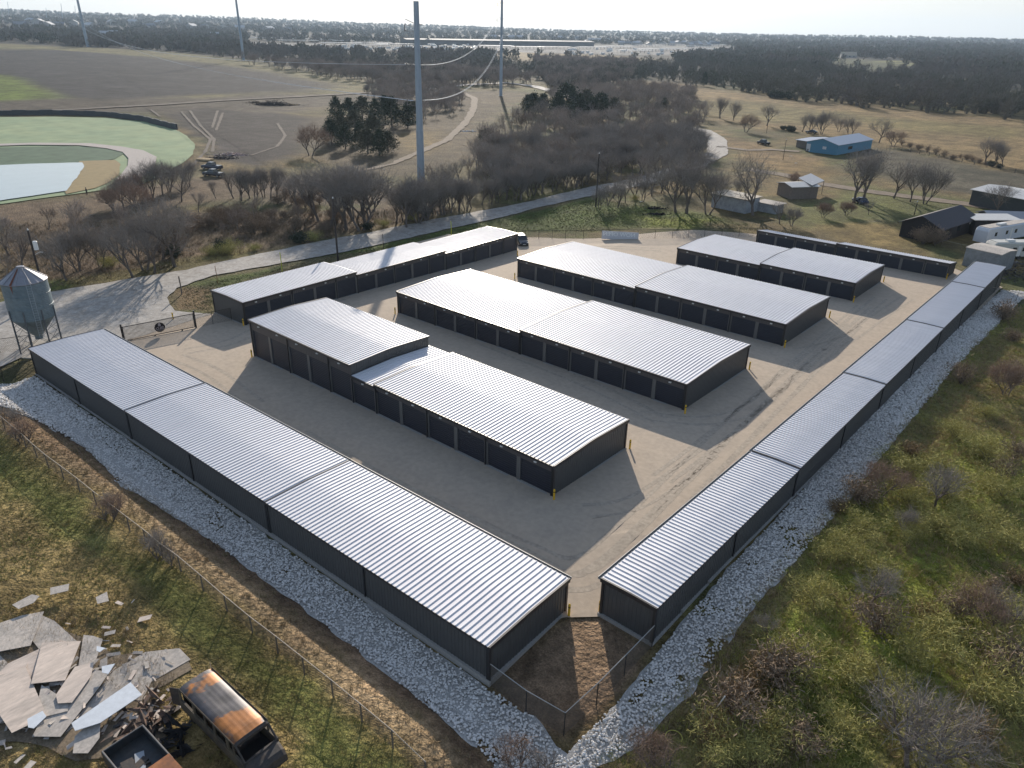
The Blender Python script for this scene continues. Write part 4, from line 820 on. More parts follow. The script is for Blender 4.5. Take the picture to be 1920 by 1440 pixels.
a.build('window', glass, rv)
for x_ in (-1.2, 1.2): a = MB(); a.tube([(x_, -1.2, .38), (x_, 1.2, .38)], .38, 8); a.build('wheel', pipem, rv)
for k in range(88):
    if k < 40: px, py = rng.uniform(735, 905), rng.uniform(84, 97)
    elif k < 75: px, py = rng.uniform(1040, 1330), rng.uniform(93, 104)
    else: px, py = rng.uniform(600, 740), rng.uniform(86, 94)
    P = at(px, py); place(rv, USED, (P.x, P.y, float(H(P.x, P.y))), rng.uniform(0, 3.1), rng.uniform(.8, 1.1), 'small white camper parked in the far vehicle park', 'campers of the far vehicle park')
place(house('farmhouse', 22, 12, 3.5, 4.5, hw, tanr, 'tan roofed farmhouse in the clearing of the far right wood', 'house'), USED, ground_loc(at(1590, 108)), R(30), 1.1)
# ------------------------------------------------------------------ transmission poles, utility poles, wires
steel = mat('steel_pole', (.30, .36, .42), .55, metal=.2, var=.06, scale=.3)
wood_ = mat('pole_wood', (.045, .035, .03), .9); insul = mat('insulator', (.16, .14, .13), .5); wirem = mat('wire', (.55, .55, .55), .35, metal=.6)
def tpole(px, py, tx, ty, r0, r1, lab, arms=None, ht=None, collar=False):
    P = at(px, py); g = float(H(P.x, P.y)); h_ = ht or hgt((P.x, P.y, g), tx, ty); r = empty('transmission_pole', (P.x, P.y, g), 0, lab, 'power pole', 'steel transmission poles')
    # lean so that the top falls where the photo shows it
    d = ray(tx, ty); d = d/np.linalg.norm(d); best = None
    Q = np.array([P.x, P.y]); t = ((Q-CAMP[:2])@d[:2])/(d[:2]@d[:2]); T_ = CAMP+d*t; lx, ly = (T_[0]-P.x, T_[1]-P.y); k = h_/(T_[2]-g); lx *= k; ly *= k
    m_ = MB(); m_.tube([(0, 0, -.5), (lx*.33, ly*.33, h_*.33), (lx*.33, ly*.33, h_*.331)], [r0, r0*.78+r1*.22, r0*.74+r1*.22], 12); m_.tube([(lx*.33, ly*.33, h_*.33), (lx*.66, ly*.66, h_*.66), (lx*.66, ly*.66, h_*.661), (lx, ly, h_)], [r0*.70+r1*.26, r0*.4+r1*.57, r0*.38+r1*.55, r1], 12); m_.build('shaft', steel, r, smooth=False)
    b_ = MB(); b_.lathe([(r0*1.5, -.3), (r0*1.5, .25), (r0*1.2, .3), (r0*1.2, .35), (.01, .36)], 16); b_.build('foundation', concm, r)
    for az in arms or []:
        hh = az*h_/1.0; c = Vector((lx*az, ly*az, hh)); a = MB(); dv = Vector((-CR[0], -CR[1], 0)).normalized()
        a.tube([c, c+dv*2.6+Vector((0, 0, 1.1))], .07, 5); a.tube([c-Vector((0, 0, .5)), c+dv*2.6-Vector((0, 0, .1))], .05, 5); a.tube([c-Vector((0, 0, 1.6)), c+dv*2.7-Vector((0, 0, 1.3))], .05, 5); a.tube([c+dv*2.75+Vector((0, 0, .1)), c+dv*2.8-Vector((0, 0, 1.5))], .12, 5); a.build('crossarm', insul, r)
        a = MB(); a.tube([c-dv*.2, c-dv*1.3], .09, 5); a.build('insulator', insul, r)
    return r, Vector((P.x, P.y, g)), (lx, ly, h_)
tp1, P1, L1 = tpole(790, 352, 780, 2, .95, .62, 'tallest near grey steel pole rising through the middle of the view', [.885, .69, .50])
tp2, P2, L2 = tpole(939, 180, 942, -60, .95, .6, 'grey steel pole right of the nearest one, foot in the clearing', [.74, .62, .50])
tp3, P3, L3 = tpole(457, 113, 436, -50, 1.3, .8, 'slim steel pole at the end of the hedge line, upper left', [.8])
tp4, P4, L4 = tpole(165, 88, 137, -36, 1.9, 1.1, 'leftmost of the big steel poles, behind the ploughed field', [.8])
for px, py, tx, ty, l_ in [(118, 40, 114, 6, 'tiny distant pole, first right of the left edge group'), (143, 38, 140, 10, 'tiny distant pole next to the big leftmost steel pole'), (88, 38, 86, 14, 'tiny distant pole on the hazy hill, left of the tiny pair'), (17, 30, 14, 2, 'distant pole on the skyline at the left edge'), (250, 44, 248, 26, 'faint distant pole on the skyline between two big poles'), (338, 48, 336, 30, 'faint distant pole on the skyline left of the hedge-end pole')]:
    tpole(px, py, tx, ty, .9, .6, l_)
def sag(a, c, dip, n_=28): return [a.lerp(c, i/n_)-Vector((0, 0, dip*4*(i/n_)*(1-i/n_))) for i in range(n_+1)]
def on(P, Lh, f): return P+Vector((Lh[0]*f, Lh[1]*f, Lh[2]*f))
dv = Vector((-CR[0], -CR[1], 0)).normalized(); k = 0
far_l = on(P3, L3, .35)
for f1, f2, off in ((.495, .50, -.9), (.495, .50, -1.4), (.685, .62, 2.6), (.685, .62, 3.1)):
    a, c = on(P1, L1, f1)+dv*off, on(P2, L2, f2)+dv*off; m_ = MB(); m_.tube(sag(a, c, 9.0 if off < 0 else 7.5), .05, 4); tag(m_.build('power_line', wirem), 'pale sagging power line between the two middle steel poles', 'power line', 'lines between the two middle poles')
    c = on(P4, L4, .36)+dv*off*3; m_ = MB(); m_.tube(sag(on(P1, L1, f1-.005)+dv*abs(off), c, 11), .045, 4); tag(m_.build('power_line', wirem), 'thin power line running left from the nearest steel pole', 'power line', 'lines running left from the nearest pole')
def upole(px, py, tx, ty, r, lab, cross=True):
    P = at(px, py); g = float(H(P.x, P.y)); h_ = hgt((P.x, P.y, g), tx, ty); ro = empty('utility_pole', (P.x, P.y, g), 0, lab, 'utility pole'); a = MB(); a.tube([(0, 0, -.5), (0, 0, h_)], [r, r*.7], 8); a.build('shaft', wood_, ro); a = MB(); a.tube([(0, 0, h_), (0, 0, h_+.25)], [.12, .05], 6); a.build('insulator', lightm, ro); return ro, P, h_
upole(634, 490, 625, 372, .17, 'black wooden pole standing behind the left rear storage row'); upole(1117, 388, 1122, 288, .17, 'black wooden pole at the right end of the visible road')
tpo, P, h_ = upole(86, 560, 57, 430, .19, 'wooden pole with a white transformer behind the silo'); a = MB(); a.lathe([(.01, h_-2.7), (.3, h_-2.7), (.3, h_-1.6), (.22, h_-1.5), (.01, h_-1.5)], 12, c=(CR[0]*.5, CR[1]*.5)); a.build('transformer', lightm, tpo)
a = MB(); a.tube([(CR[0]*.1, CR[1]*.1, h_-3.4), (CR[0]*.9, CR[1]*.9, h_-3.0), (CR[0]*1.3, CR[1]*1.3, h_-3.05)], .04, 5); a.build('lamp_arm', lightm, tpo)
for px, py, tx, ty, l_ in [(1468, 300, 1474, 262, 'thin wooden pole left of the blue house path'), (1437, 250, 1441, 222, 'thin wooden pole behind the dark pickup'), (1714, 403, 1716, 378, 'slim pole on the lane verge above the black barn')]: upole(px, py, tx, ty, .10, l_)
def post(px, py, tx, ty, r, m_, name, label, cat):
    P = at(px, py); g = float(H(P.x, P.y)); h_ = hgt((P.x, P.y, g), tx, ty); a = MB(); a.tube([(0, 0, -.3), (.02, .03, h_*.5), (-.05, .02, h_)], r, 6); o = a.build(name, m_); o.location = (P.x, P.y, g); tag(o, label, cat)
yel = mat('guy_yellow', (.50, .52, .03), .5); 
post(529, 510, 524, 474, .07, yel, 'guy_marker', 'yellow green guy wire marker by the left rear storage row', 'guy marker'); post(846, 443, 850, 415, .07, yel, 'guy_marker', 'yellow green guy wire marker by the road near the steel pole shadow', 'guy marker')
post(341, 552, 335, 518, .10, M['bark'], 'ivy_post', 'crooked leafy post at the road fork by the gate', 'post'); post(408, 531, 404, 499, .05, mat('orange_post', (.20, .09, .03), .8), 'marker_post', 'thin rusty post on the verge right of the road fork', 'marker post'); post(719, 470, 719, 438, .06, wood_, 'marker_post', 'short dark post on the verge behind the left rear row', 'marker post')
# ------------------------------------------------------------------ haze
hz = MB(); hz.box(-7000, 2300, -600, 9000, -12, 230); hm = bpy.data.materials.new('haze'); hm.use_nodes = True; n = hm.node_tree.nodes; n.remove(n['Principled BSDF']); pv = n.new('ShaderNodeVolumePrincipled'); pv.inputs['Color'].default_value = (.62, .80, 1, 1); pv.inputs['Density'].default_value = 0.70e-4; pv.inputs['Anisotropy'].default_value = .3; hm.node_tree.links.new(pv.outputs[0], n['Material Output'].inputs['Volume'])
tag(hz.build('haze', hm), kind='stuff')
# ------------------------------------------------------------------ bollards
bolm = mat('bollard_yellow', (.80, .48, .02), .5, var=.08, scale=6)
for px, py, l_ in [(472.7, 671, 'left end of the nearest middle row'), (457, 612, 'near corner of the left rear row'), (741, 590, 'left end of the second middle row'), (965, 524, 'left end of the third middle row'), (970, 481, 'far end of the left rear row'),
    (1038.5, 938, 'near front corner of the nearest middle row'), (1180.5, 843, 'right rear corner of the nearest middle row'), (1284, 777, 'near front corner of the second middle row'), (1404.5, 694, 'right rear corner of the second middle row'), (1470.5, 653, 'near front corner of the third middle row'),
    (1554.5, 597, 'right rear corner of the third middle row'), (1599.5, 568, 'near front corner of the short eight-door row'), (1656, 530, 'right rear corner of the short eight-door row'), (1774, 525, 'near corner of the narrow back row'), (1066.5, 1156, 'inner corner of the left foreground row, left of the gap'), (1124, 1150, 'inner corner of the long right row, right of the gap'), (325, 600, 'outside of the black gate')]:
    P = at(px, py); r = empty('bollard', (P.x, P.y, float(H(P.x, P.y))), 0, 'yellow steel bollard at the '+l_, 'bollard', 'yellow bollards at the building corners')
    a = MB(); a.tube([(0, 0, -.3), (0, 0, .98)], .085, 12); a.build('post', bolm, r); a = MB(); a.lathe([(.086, .98), (.075, 1.03), (.04, 1.07), (.001, 1.085)], 12); a.build('cap', bolm, r); a = MB(); a.lathe([(.089, .78), (.089, .86)], 12); a.build('band', pipem, r)
# ------------------------------------------------------------------ chain link fences
blk = mat('black_fence', (.025, .022, .02), .5); galv = mat('galvanised', (.42, .41, .38), .4, metal=.4); galv_d = mat('old_wire', (.13, .11, .09), .7); railp = mat('bleached_rail', (.36, .31, .25), .7)
def fence(pts, h_, sp, label, pm, rm, wm, pitch=.16, wt=.006, rail=True, rr=.03, pr=.035, lean=0.):
    """pts: ground points (x,y). Posts, rail and woven wire of crossing strands"""
    pts = [Vector(p) for p in pts]; o = pts[0]; g0 = float(H(o.x, o.y)); r = empty('wire_fence', (o.x, o.y, g0), 0, label, 'fence'); tops = []; Q = []
    for i in range(len(pts)-1):
        a, c = pts[i], pts[i+1]; L_ = (c-a).length; k = max(1, round(L_/sp))
        for j in range(k+(i == len(pts)-2)):
            p = a.lerp(c, j/k); g = float(H(p.x, p.y))-g0; ln = Vector((rng.normal()*lean, rng.normal()*lean, 0)); m_ = MB(); q = Vector((p.x-o.x, p.y-o.y, g)); m_.tube([q-Vector((0, 0, .3)), q+Vector((0, 0, h_))+ln], pr, 6); m_.build('post', pm, r); tops.append(q+Vector((0, 0, h_))+ln)
        d = (c-a)/L_; n_ = int((L_+h_)/pitch)
        for sgn in (1, -1):
            for j in range(n_):
                s0 = -h_+j*pitch; s1 = s0+h_; z0, z1 = 0., h_
                if s0 < 0: z0 = -s0; s0 = 0
                if s1 > L_: z1 -= (s1-L_); s1 = L_
                if s1 <= s0: continue
                if sgn < 0: z0, z1 = h_-z0, h_-z1
                ga = g0
                A_ = a+d*s0; B_ = a+d*s1; ha = float(H(A_.x, A_.y))-g0; hb = float(H(B_.x, B_.y))-g0
                v0 = np.array([A_.x-o.x, A_.y-o.y, ha+.04+z0*.96]); v1 = np.array([B_.x-o.x, B_.y-o.y, hb+.04+z1*.96]); t_ = np.array([0, 0, wt]); u_ = np.array([d.x, d.y, 0])*wt*.7*sgn
                Q.append([v0-t_+u_, v1-t_+u_, v1+t_-u_, v0+t_-u_])
    if Q: q = np.array(Q).reshape(-1, 3); npmesh('wire_mesh', q, np.arange(len(q)).reshape(-1, 4), wm, parent=r)
    if rail: m_ = MB(); m_.tube(tops, rr, 5); m_.build('top_rail', rm, r)
    return r
rng = np.random.default_rng(31)
fence(wp([(1222, 1213), (1170, 1268), (1118, 1322), (1057, 1379), (986, 1337), (919, 1286)]), 1.75, 3.0, 'black chain link fence closing the corner gap between the two foreground rows', blk, galv, galv_d, .10, .008)
lf = [(-25, 775), (92, 877), (215, 974), (340, 1072), (474, 1187), (625, 1308), (800, 1462)]
fence(wp(lf), 1.35, 2.7, 'old sagging wire fence with pale top rail crossing the lower left field', galv_d, railp, galv_d, .13, .008, lean=.03, rr=.022, pr=.05)
fence(wp([(985, 450), (1060, 449), (1128, 449), (1195, 449), (1260, 448), (1320, 447), (1385, 445), (1418, 446)]), 1.85, 3.0, 'black chain link fence at the back of the yard carrying the white banner', blk, blk, blk, .2, .006)
fence(wp([(968, 448), (985, 450)]), 1.85, 3.0, 'short black fence piece behind the parked dark car', blk, blk, blk, .2, .006)
fence(wp([(-30, 700), (8, 716), (70, 702)]), 1.8, 3.0, 'black chain link fence corner at the foot of the silo', blk, blk, blk, .15, .006)
fence(wp([(-60, 672), (60, 655)]), 1.8, 3.2, 'black fence rail running left behind the silo pad', blk, blk, blk, .2, .006)
fence(wp([(369, 616), (400, 609), (435, 602)]), 1.8, 3.2, 'black chain link fence between the gate and the left rear row', blk, blk, blk, .15, .006)
fence(wp([(1795, 540), (1850, 555), (1960, 580)]), 1.5, 3.5, 'low wire fence at the far right end of the long right row', galv_d, railp, galv_d, .25, .006)
fence(wp([(1765, 462), (1800, 470), (1830, 476)]), 1.2, 3.5, 'pale railed fence between the black barn and the old box trailer', galv_d, railp, galv_d, .25, .006)
fence(wp([(1690, 282), (1760, 296), (1850, 314), (1960, 336)]), 1.3, 5, 'dark post and wire fence along the hay field on the right', galv_d, galv_d, galv_d, .5, .01, pr=.08)
# ------------------------------------------------------------------ rolling gate with round emblem
def text_mesh(body, size, ext, name, m_, parent, bold=0.):
    cu = bpy.data.curves.new(name, 'FONT'); cu.body = body; cu.size = size; cu.extrude = ext; cu.align_x = 'CENTER'; cu.align_y = 'CENTER'; cu.offset = bold
    o = bpy.data.objects.new(name, cu); COL.objects.link(o); dg = bpy.context.evaluated_depsgraph_get(); me = bpy.data.meshes.new_from_object(o.evaluated_get(dg)); bpy.data.objects.remove(o); o = bpy.data.objects.new(name, me); me.materials.clear(); me.materials.append(m_); COL.objects.link(o); o.parent = parent; return o
GA_ = at(233, 642); GB_ = at(368, 616); gl = (GB_-GA_).xy.length; rz = math.atan2(GB_.y-GA_.y, GB_.x-GA_.x)
gr = empty('rolling_gate', (GA_.x, GA_.y, float(H(GA_.x, GA_.y))), rz, 'black picket rolling gate with a round dark emblem, entrance to the yard', 'gate')
a = MB(); a.box(-.10, .08, -.08, .08, -.3, 2.35); a.build('gate_post', blk, gr); a = MB(); a.box(gl-.08, gl+.10, -.08, .08, -.3, 2.35); a.build('gate_post', blk, gr)
a = MB(); a.box(.1, gl-.1, -.04, .04, 1.92, 2.0); a.box(.1, gl-.1, -.04, .04, .12, .20); a.box(.1, .18, -.04, .04, .12, 2); a.box(gl-.18, gl-.1, -.04, .04, .12, 2); a.build('gate_frame', blk, gr)
a = MB(); n_ = int(gl/.13)
for k in range(1, n_): x_ = k*gl/n_; a.box(x_-.02, x_+.02, -.02, .02, .2, 1.92)
a.build('pickets', mat('gate_bars', (.05, .042, .038), .5), gr)
for x_ in (.8, gl*.42, gl*.8): a = MB(); a.tube([(x_, -.06, .08), (x_, .06, .08)], .09, 10); a.build('wheel', blk, gr)
em = MB(); cx = gl*.50; em.loft([[(cx+.62*math.cos(t), y_, 1.06+.62*math.sin(t)) for t in np.linspace(0, 2*math.pi, 36, endpoint=False)] for y_ in (-.075, -.045)]); emo = em.build('emblem', mat('emblem_black', (.012, .008, .008), .6), gr)
empl = mat('emblem_pale', (.40, .34, .33), .7)
# the lettering reads from the road; from inside the yard it is seen mirrored
t_ = text_mesh('SILO', .46, .030, 'lettering', empl, emo, .010); t_.rotation_euler = (R(90), 0, R(180)); t_.location = (cx, -.06, .93)
a = MB(); a.box(cx-.14, cx+.14, -.092, -.028, 1.20, 1.50); a.loft([[(cx-.14, y_, 1.50), (cx+.14, y_, 1.50), (cx+.05, y_, 1.62), (cx-.05, y_, 1.62)] for y_ in (-.092, -.028)]); a.box(cx-.36, cx+.36, -.092, -.028, .64, .68); a.build('silo_mark', empl, emo)
# ------------------------------------------------------------------ banner on the back fence (seen from behind, lettering mirrored)
A_ = at(1127, 451); B_ = at(1196, 450); bl = (B_-A_).xy.length; rz = math.atan2(B_.y-A_.y, B_.x-A_.x)
bn = empty('banner', (A_.x, A_.y+.12, float(H(A_.x, A_.y))), rz, 'white banner hung on the back fence, its lettering seen in reverse', 'banner', None)
a = MB(); a.box(0, bl, .02, .05, .30, 1.88); a.build('cloth', mat('banner_cloth', (.60, .60, .62), .7, var=.05, scale=1), bn)
t_ = text_mesh('NOW OPEN', 1.02, .004, 'lettering', mat('banner_text', (.85, .85, .83), .7), bn, .012); t_.rotation_euler = (R(90), 0, R(180)); t_.location = (bl*.47, .012, 1.28); t_.scale = (bl*.88/5.6, 1, 1)
# ------------------------------------------------------------------ silo
sc_ = (-95.7, 25.1); sg_ = float(H(*sc_)); si = empty('grain_silo', (*sc_, sg_), 0, 'old bluish galvanised hopper bin on lattice legs left of the yard', 'silo')
silom = mat('silo_steel', (.105, .150, .175), .5, metal=.08, var=.16, scale=.5, col2=(.14, .185, .205), cov=(.42, .6)); silor = mat('silo_roof', (.27, .27, .29), .5, metal=.3, var=.08, scale=.7)
RS = 2.32; prof = [(RS+.0, 2.0+2.15)]; z = 4.15
while z < 8.55: prof += [(RS, z), (RS+.025, z+.10)]; z += .2
a = MB(); a.lathe(prof, 40); a.lathe([(RS+.03, 5.55), (RS+.05, 5.57), (RS+.05, 5.63), (RS+.03, 5.65)], 40); a.lathe([(RS+.03, 7.0), (RS+.05, 7.02), (RS+.05, 7.08), (RS+.03, 7.1)], 40); a.build('drum', silom, si, smooth=False)
a = MB(); a.lathe([(RS, 4.15), (.42, 1.75), (.42, 1.35), (.01, 1.35)], 24); a.build('hopper', silom, si)
a = MB(); a.lathe([(RS+.10, 8.50), (RS+.10, 8.56), (.42, 9.98), (.42, 10.12), (.34, 10.16), (.01, 10.16)], 20); ro_ = a.build('roof', silor, si)
for k in range(10):
    t = k*.628; b_ = MB(); b_.tube([((RS+.1)*math.cos(t), (RS+.1)*math.sin(t), 8.60), (.43*math.cos(t), .43*math.sin(t), 10.02)], .035, 4); b_.build('rib', silor, ro_)
cv = math.atan2(-sc_[1], -sc_[0])
rs_ = MB(); t = cv-.62; rs_.add([((RS+.12)*math.cos(t-.05), (RS+.12)*math.sin(t-.05), 8.585), ((RS+.12)*math.cos(t+.06), (RS+.12)*math.sin(t+.06), 8.585), (.5*math.cos(t+.12), .5*math.sin(t+.12), 9.965), (.5*math.cos(t-.12), .5*math.sin(t-.12), 9.965)], [(0, 1, 2, 3)])
rs_.add([((RS+.035)*math.cos(t-.06), (RS+.035)*math.sin(t-.06), 8.5), ((RS+.035)*math.cos(t+.05), (RS+.035)*math.sin(t+.05), 8.5), ((RS+.035)*math.cos(t+.01), (RS+.035)*math.sin(t+.01), 7.5)], [(0, 2, 1)]); rs_.build('rust_streak', mat('rust', (.16, .055, .030), .9), si)
for k in range(8):
    t = cv+.39+k*.785; x_, y_ = (RS+.05)*math.cos(t), (RS+.05)*math.sin(t); a = MB(); a.box(x_-.06, x_+.06, y_-.06, y_+.06, -.1, 5.4); a.build('leg', mat('silo_leg', (.09, .10, .11), .6), si)
    t2 = t+.785; x2, y2 = (RS+.05)*math.cos(t2), (RS+.05)*math.sin(t2); a = MB()
    for z0 in (.1, 1.4, 2.7): a.tube([(x_, y_, z0), (x2, y2, z0+1.3)], .025, 4); a.tube([(x2, y2, z0), (x_, y_, z0+1.3)], .025, 4)
    a.build('brace', M['silo_leg'], si)
a = MB(); t = cv+.12
for s in (-.09, .09): a.tube([((RS+.18)*math.cos(t+s), (RS+.18)*math.sin(t+s), 2.2), ((RS+.18)*math.cos(t+s), (RS+.18)*math.sin(t+s), 8.6), ((RS-.5)*math.cos(t+s), (RS-.5)*math.sin(t+s), 9.1)], .022, 4)
for k in range(22): z = 2.3+k*.29; a.tube([((RS+.18)*math.cos(t-.09), (RS+.18)*math.sin(t-.09), z), ((RS+.18)*math.cos(t+.09), (RS+.18)*math.sin(t+.09), z)], .014, 4)
a.build('ladder', mat('ladder_steel', (.30, .34, .37), .5), si)
a = MB(); a.lathe([(3.1, -.4), (3.1, .14), (.01, .145)], 32); a.build('pad', mat('silo_pad', (.40, .36, .30), .9, var=.15, scale=1), si)
# ------------------------------------------------------------------ vehicles
def car(name, label, P, rz, kind='suv', col=(.02, .022, .028), cat='car', group=None, sc=1.):
    r = empty(name, (P[0], P[1], float(H(P[0], P[1]))), rz, label, cat, group); r.scale = (sc,)*3
    pm = mat('paint_%02x%02x%02x' % tuple(int(255*min(c, 1)) for c in col), col, .25, spec=.6, metal=.2); Ln, Wd = {'suv': (4.7, 1.88), 'pickup': (5.7, 1.95), 'sedan': (4.7, 1.8)}[kind]
    def sec(x_, w_, z0, z1, tp=.9): return [(x_, -w_, z0), (x_, -w_*1.0, (z0+z1)/2), (x_, -w_*tp, z1-.06), (x_, -w_*tp*.85, z1), (x_, w_*tp*.85, z1), (x_, w_*tp, z1-.06), (x_, w_, (z0+z1)/2), (x_, w_, z0)]
    h0 = .34; w_ = Wd/2; bel = {'suv': 1.05, 'pickup': 1.12, 'sedan': .95}[kind]; tp = {'suv': 1.68, 'pickup': 1.85, 'sedan': 1.45}[kind]
    a = MB(); hood = bel-.05; x0 = -Ln/2
    if kind == 'pickup':
        a.loft([sec(-Ln/2, w_*.94, h0+.15, bel), sec(-Ln/2+.1, w_, h0, bel), sec(-.75, w_, h0, bel)]); a.loft([sec(-.75, w_, h0, bel+.02), sec(1.2, w_, h0, bel+.02), sec(2.3, w_*.98, h0, hood), sec(2.75, w_*.93, h0+.05, hood-.12), sec(Ln/2, w_*.85, h0+.15, .78)])
        a.box(-Ln/2+.12, -.8, -w_+.10, w_-.10, bel-.02, bel+.015)
    else: a.loft([sec(-Ln/2, w_*.86, h0+.15, bel-.1), sec(-Ln/2+.12, w_*.96, h0, bel), sec(-1.2, w_, h0, bel+.02), sec(.9, w_, h0, bel+.02), sec(1.7, w_*.97, h0, hood), sec(2.15, w_*.9, h0+.04, hood-.13), sec(Ln/2, w_*.8, h0+.15, .72)])
    a.build('body', pm, r)
    cab = {'suv': [(-2.15, bel), (-1.85, tp-.05), (.15, tp), (1.05, bel)], 'pickup': [(-.75, bel), (-.62, tp-.03), (.55, tp), (1.25, bel)], 'sedan': [(-1.75, bel), (-1.0, tp-.03), (.1, tp), (.95, bel)]}[kind]
    g = MB(); wb = w_*.95; wt = w_*.74; pr = [(cab[0][0], wb, cab[0][1]-.02), (cab[1][0], wt, cab[1][1]), (cab[2][0], wt, cab[2][1]), (cab[3][0], wb, cab[3][1]-.02)]
    g.add([(x_, -q, z) for x_, q, z in pr]+[(x_, q, z) for x_, q, z in pr], [(0, 3, 2, 1), (4, 5, 6, 7), (0, 1, 5, 4), (2, 3, 7, 6), (1, 2, 6, 5)]); g.build('window', glass, r)
    g = MB(); g.loft([[(cab[1][0]-.04, -wt-.02, cab[1][1]-.03), (cab[1][0]-.04, -wt*.8, cab[1][1]+.03), (cab[1][0]-.04, wt*.8, cab[1][1]+.03), (cab[1][0]-.04, wt+.02, cab[1][1]-.03)], [(cab[2][0]+.05, -wt-.02, cab[2][1]-.03), (cab[2][0]+.05, -wt*.8, cab[2][1]+.03), (cab[2][0]+.05, wt*.8, cab[2][1]+.03), (cab[2][0]+.05, wt+.02, cab[2][1]-.03)]])
    for s in (-1, 1):
        for i, j in ((0, 1), (2, 3)): g.tube([(pr[i][0], s*(pr[i][1]+.01), pr[i][2]), (pr[j][0], s*(pr[j][1]+.01), pr[j][2])], .045, 4)
        mx_ = (cab[1][0]+cab[2][0])/2; g.tube([(mx_, s*(wb+.0), bel), (mx_, s*(wt+.01), tp-.02)], .04, 4)
    g.build('roof', pm, r)
    for x_ in (-Ln/2+.95, Ln/2-.92):
        for s in (-1, 1): q = MB(); q.tube([(x_, s*(w_-.20), .36), (x_, s*(w_+.01), .36)], .36, 14); wo_ = q.build('wheel', pipem, r); q = MB(); q.tube([(x_, s*(w_-.05), .36), (x_, s*(w_+.02), .36)], .20, 10); q.build('rim', galv, wo_)
    for s in (-1, 1): q = MB(); q.box(Ln/2-.25, Ln/2-.08, s*w_*.62-.17, s*w_*.62+.17, .70, .82); q.build('headlight', lightm, r)
    q = MB(); q.box(Ln/2-.06, Ln/2+.015, -.26, .26, .46, .58); q.build('number_plate', lightm, r); q = MB(); q.box(Ln/2-.10, Ln/2-.03, -.55, .55, .60, .74); q.build('grille', pipem, r)
    return r
C_ = at(976, 459); car('parked_car', 'dark blue car parked behind the far end of the left rear row', (C_.x-.2, C_.y+.6), R(-38), 'suv', (.022, .032, .050))
C_ = at(401, 331); rzt = R(200); car('parked_pickup', 'dark pickup truck in front of its twin by the pond earthworks', (C_.x, C_.y), rzt, 'pickup', (.018, .018, .026), 'pickup truck', sc=1.05); C_ = at(395, 319); car('parked_pickup', 'dark blue truck behind the front one by the pond earthworks', (C_.x-1, C_.y+1), rzt, 'pickup', (.03, .035, .06), 'pickup truck', sc=1.05)
C_ = at(1431, 271); car('parked_pickup', 'dark pickup truck parked on the dirt left of the blue house', (C_.x, C_.y), R(150), 'pickup', (.015, .015, .018), 'pickup truck'); C_ = at(1612, 381); car('parked_car', 'dark car under the big bare tree by the dirt lane', (C_.x, C_.y), R(140), 'sedan', (.02, .03, .07))
C_ = at(1521, 250); car('parked_car', 'dark car partly hidden behind the blue house', (C_.x, C_.y), R(190), 'sedan', (.02, .02, .022))
# ------------------------------------------------------------------ burned van and pickup in the corner of the field
char = mat('charred_metal', (.050, .046, .044), .7, col2=(.085, .062, .048), scale=2.2, var=.3, metal=.2); rustm = mat('rusty_roof', (.085, .078, .080), .5, col2=(.36, .14, .035), scale=.42, var=.5, metal=.15, stretch=(1.1, 1.0, 1), cov=(.50, .56), detail=4); sidem = mat('scorched_side', (.12, .095, .060), .7, col2=(.055, .045, .040), scale=1.1, var=.25); blackm = mat('soot', (.012, .011, .011), .9)
vx, vy = -32.2, 10.44; vg = float(H(vx, vy)); va = empty('burned_van', (vx, vy, vg), R(1.5), 'burned out van with rust orange and grey roof in the lower left corner', 'van')
VW = 1.88; ht_ = 1.98; Lr = 5.35
a = MB(); n_ = 29; vs = []
for i, x_ in enumerate(np.linspace(.0, Lr, 14)):
    for j in range(n_):
        y_ = -.02+(VW+.04)*j/(n_-1); e = abs(2*j/(n_-1)-1); zz = ht_-.16*e**4+(.0025 if j % 4 in (1, 2) and .12 < j/(n_-1) < .88 else 0)-(.05 if i in (0, 13) else 0)-.05*math.exp(-((x_-2.8)**2+(y_-1.2)**2)/.35); vs.append((x_, y_, zz))
a.add(vs, [(i*n_+j, (i+1)*n_+j, (i+1)*n_+j+1, i*n_+j+1) for i in range(13) for j in range(n_-1)])
a.build('roof', rustm, va)
for y_, sg2 in ((0, -1), (VW, 1)):
    a = MB(); o1 = .06; ya, yb = sorted((y_, y_+sg2*o1)); a.box(-.05, Lr+.75, ya-.03, yb+.03, .42, 1.12); a.box(0, Lr, ya+.03, yb-.01, 1.72, 1.90)
    for xa, xb in ((-.02, .16), (1.42, 1.62), (2.52, 2.66), (3.42, 3.60), (4.62, 4.85), (Lr-.12, Lr)): a.box(xa, xb, ya, yb, 1.1, 1.75)
    a.build('side', sidem, va)
a = MB(); a.loft([[(Lr+.02, -.02, 1.84), (Lr+.02, .10, 1.93), (Lr+.02, VW-.10, 1.93), (Lr+.02, VW+.02, 1.84), (Lr+.02, VW, 1.74), (Lr+.02, 0, 1.74)], [(Lr+.16, .0, 1.76), (Lr+.16, .12, 1.85), (Lr+.16, VW-.12, 1.85), (Lr+.16, VW, 1.76), (Lr+.16, VW-.02, 1.68), (Lr+.16, .02, 1.68)]])
for y_ in (.02, VW-.02): a.tube([(Lr+.12, y_, 1.78), (Lr+.75, y_, 1.12)], .055, 6)
a.tube([(Lr+.75, 0, 1.10), (Lr+.85, VW/2, 1.14), (Lr+.75, VW, 1.10)], .05, 6); a.build('windscreen_frame', char, va)
a = MB(); secs = []
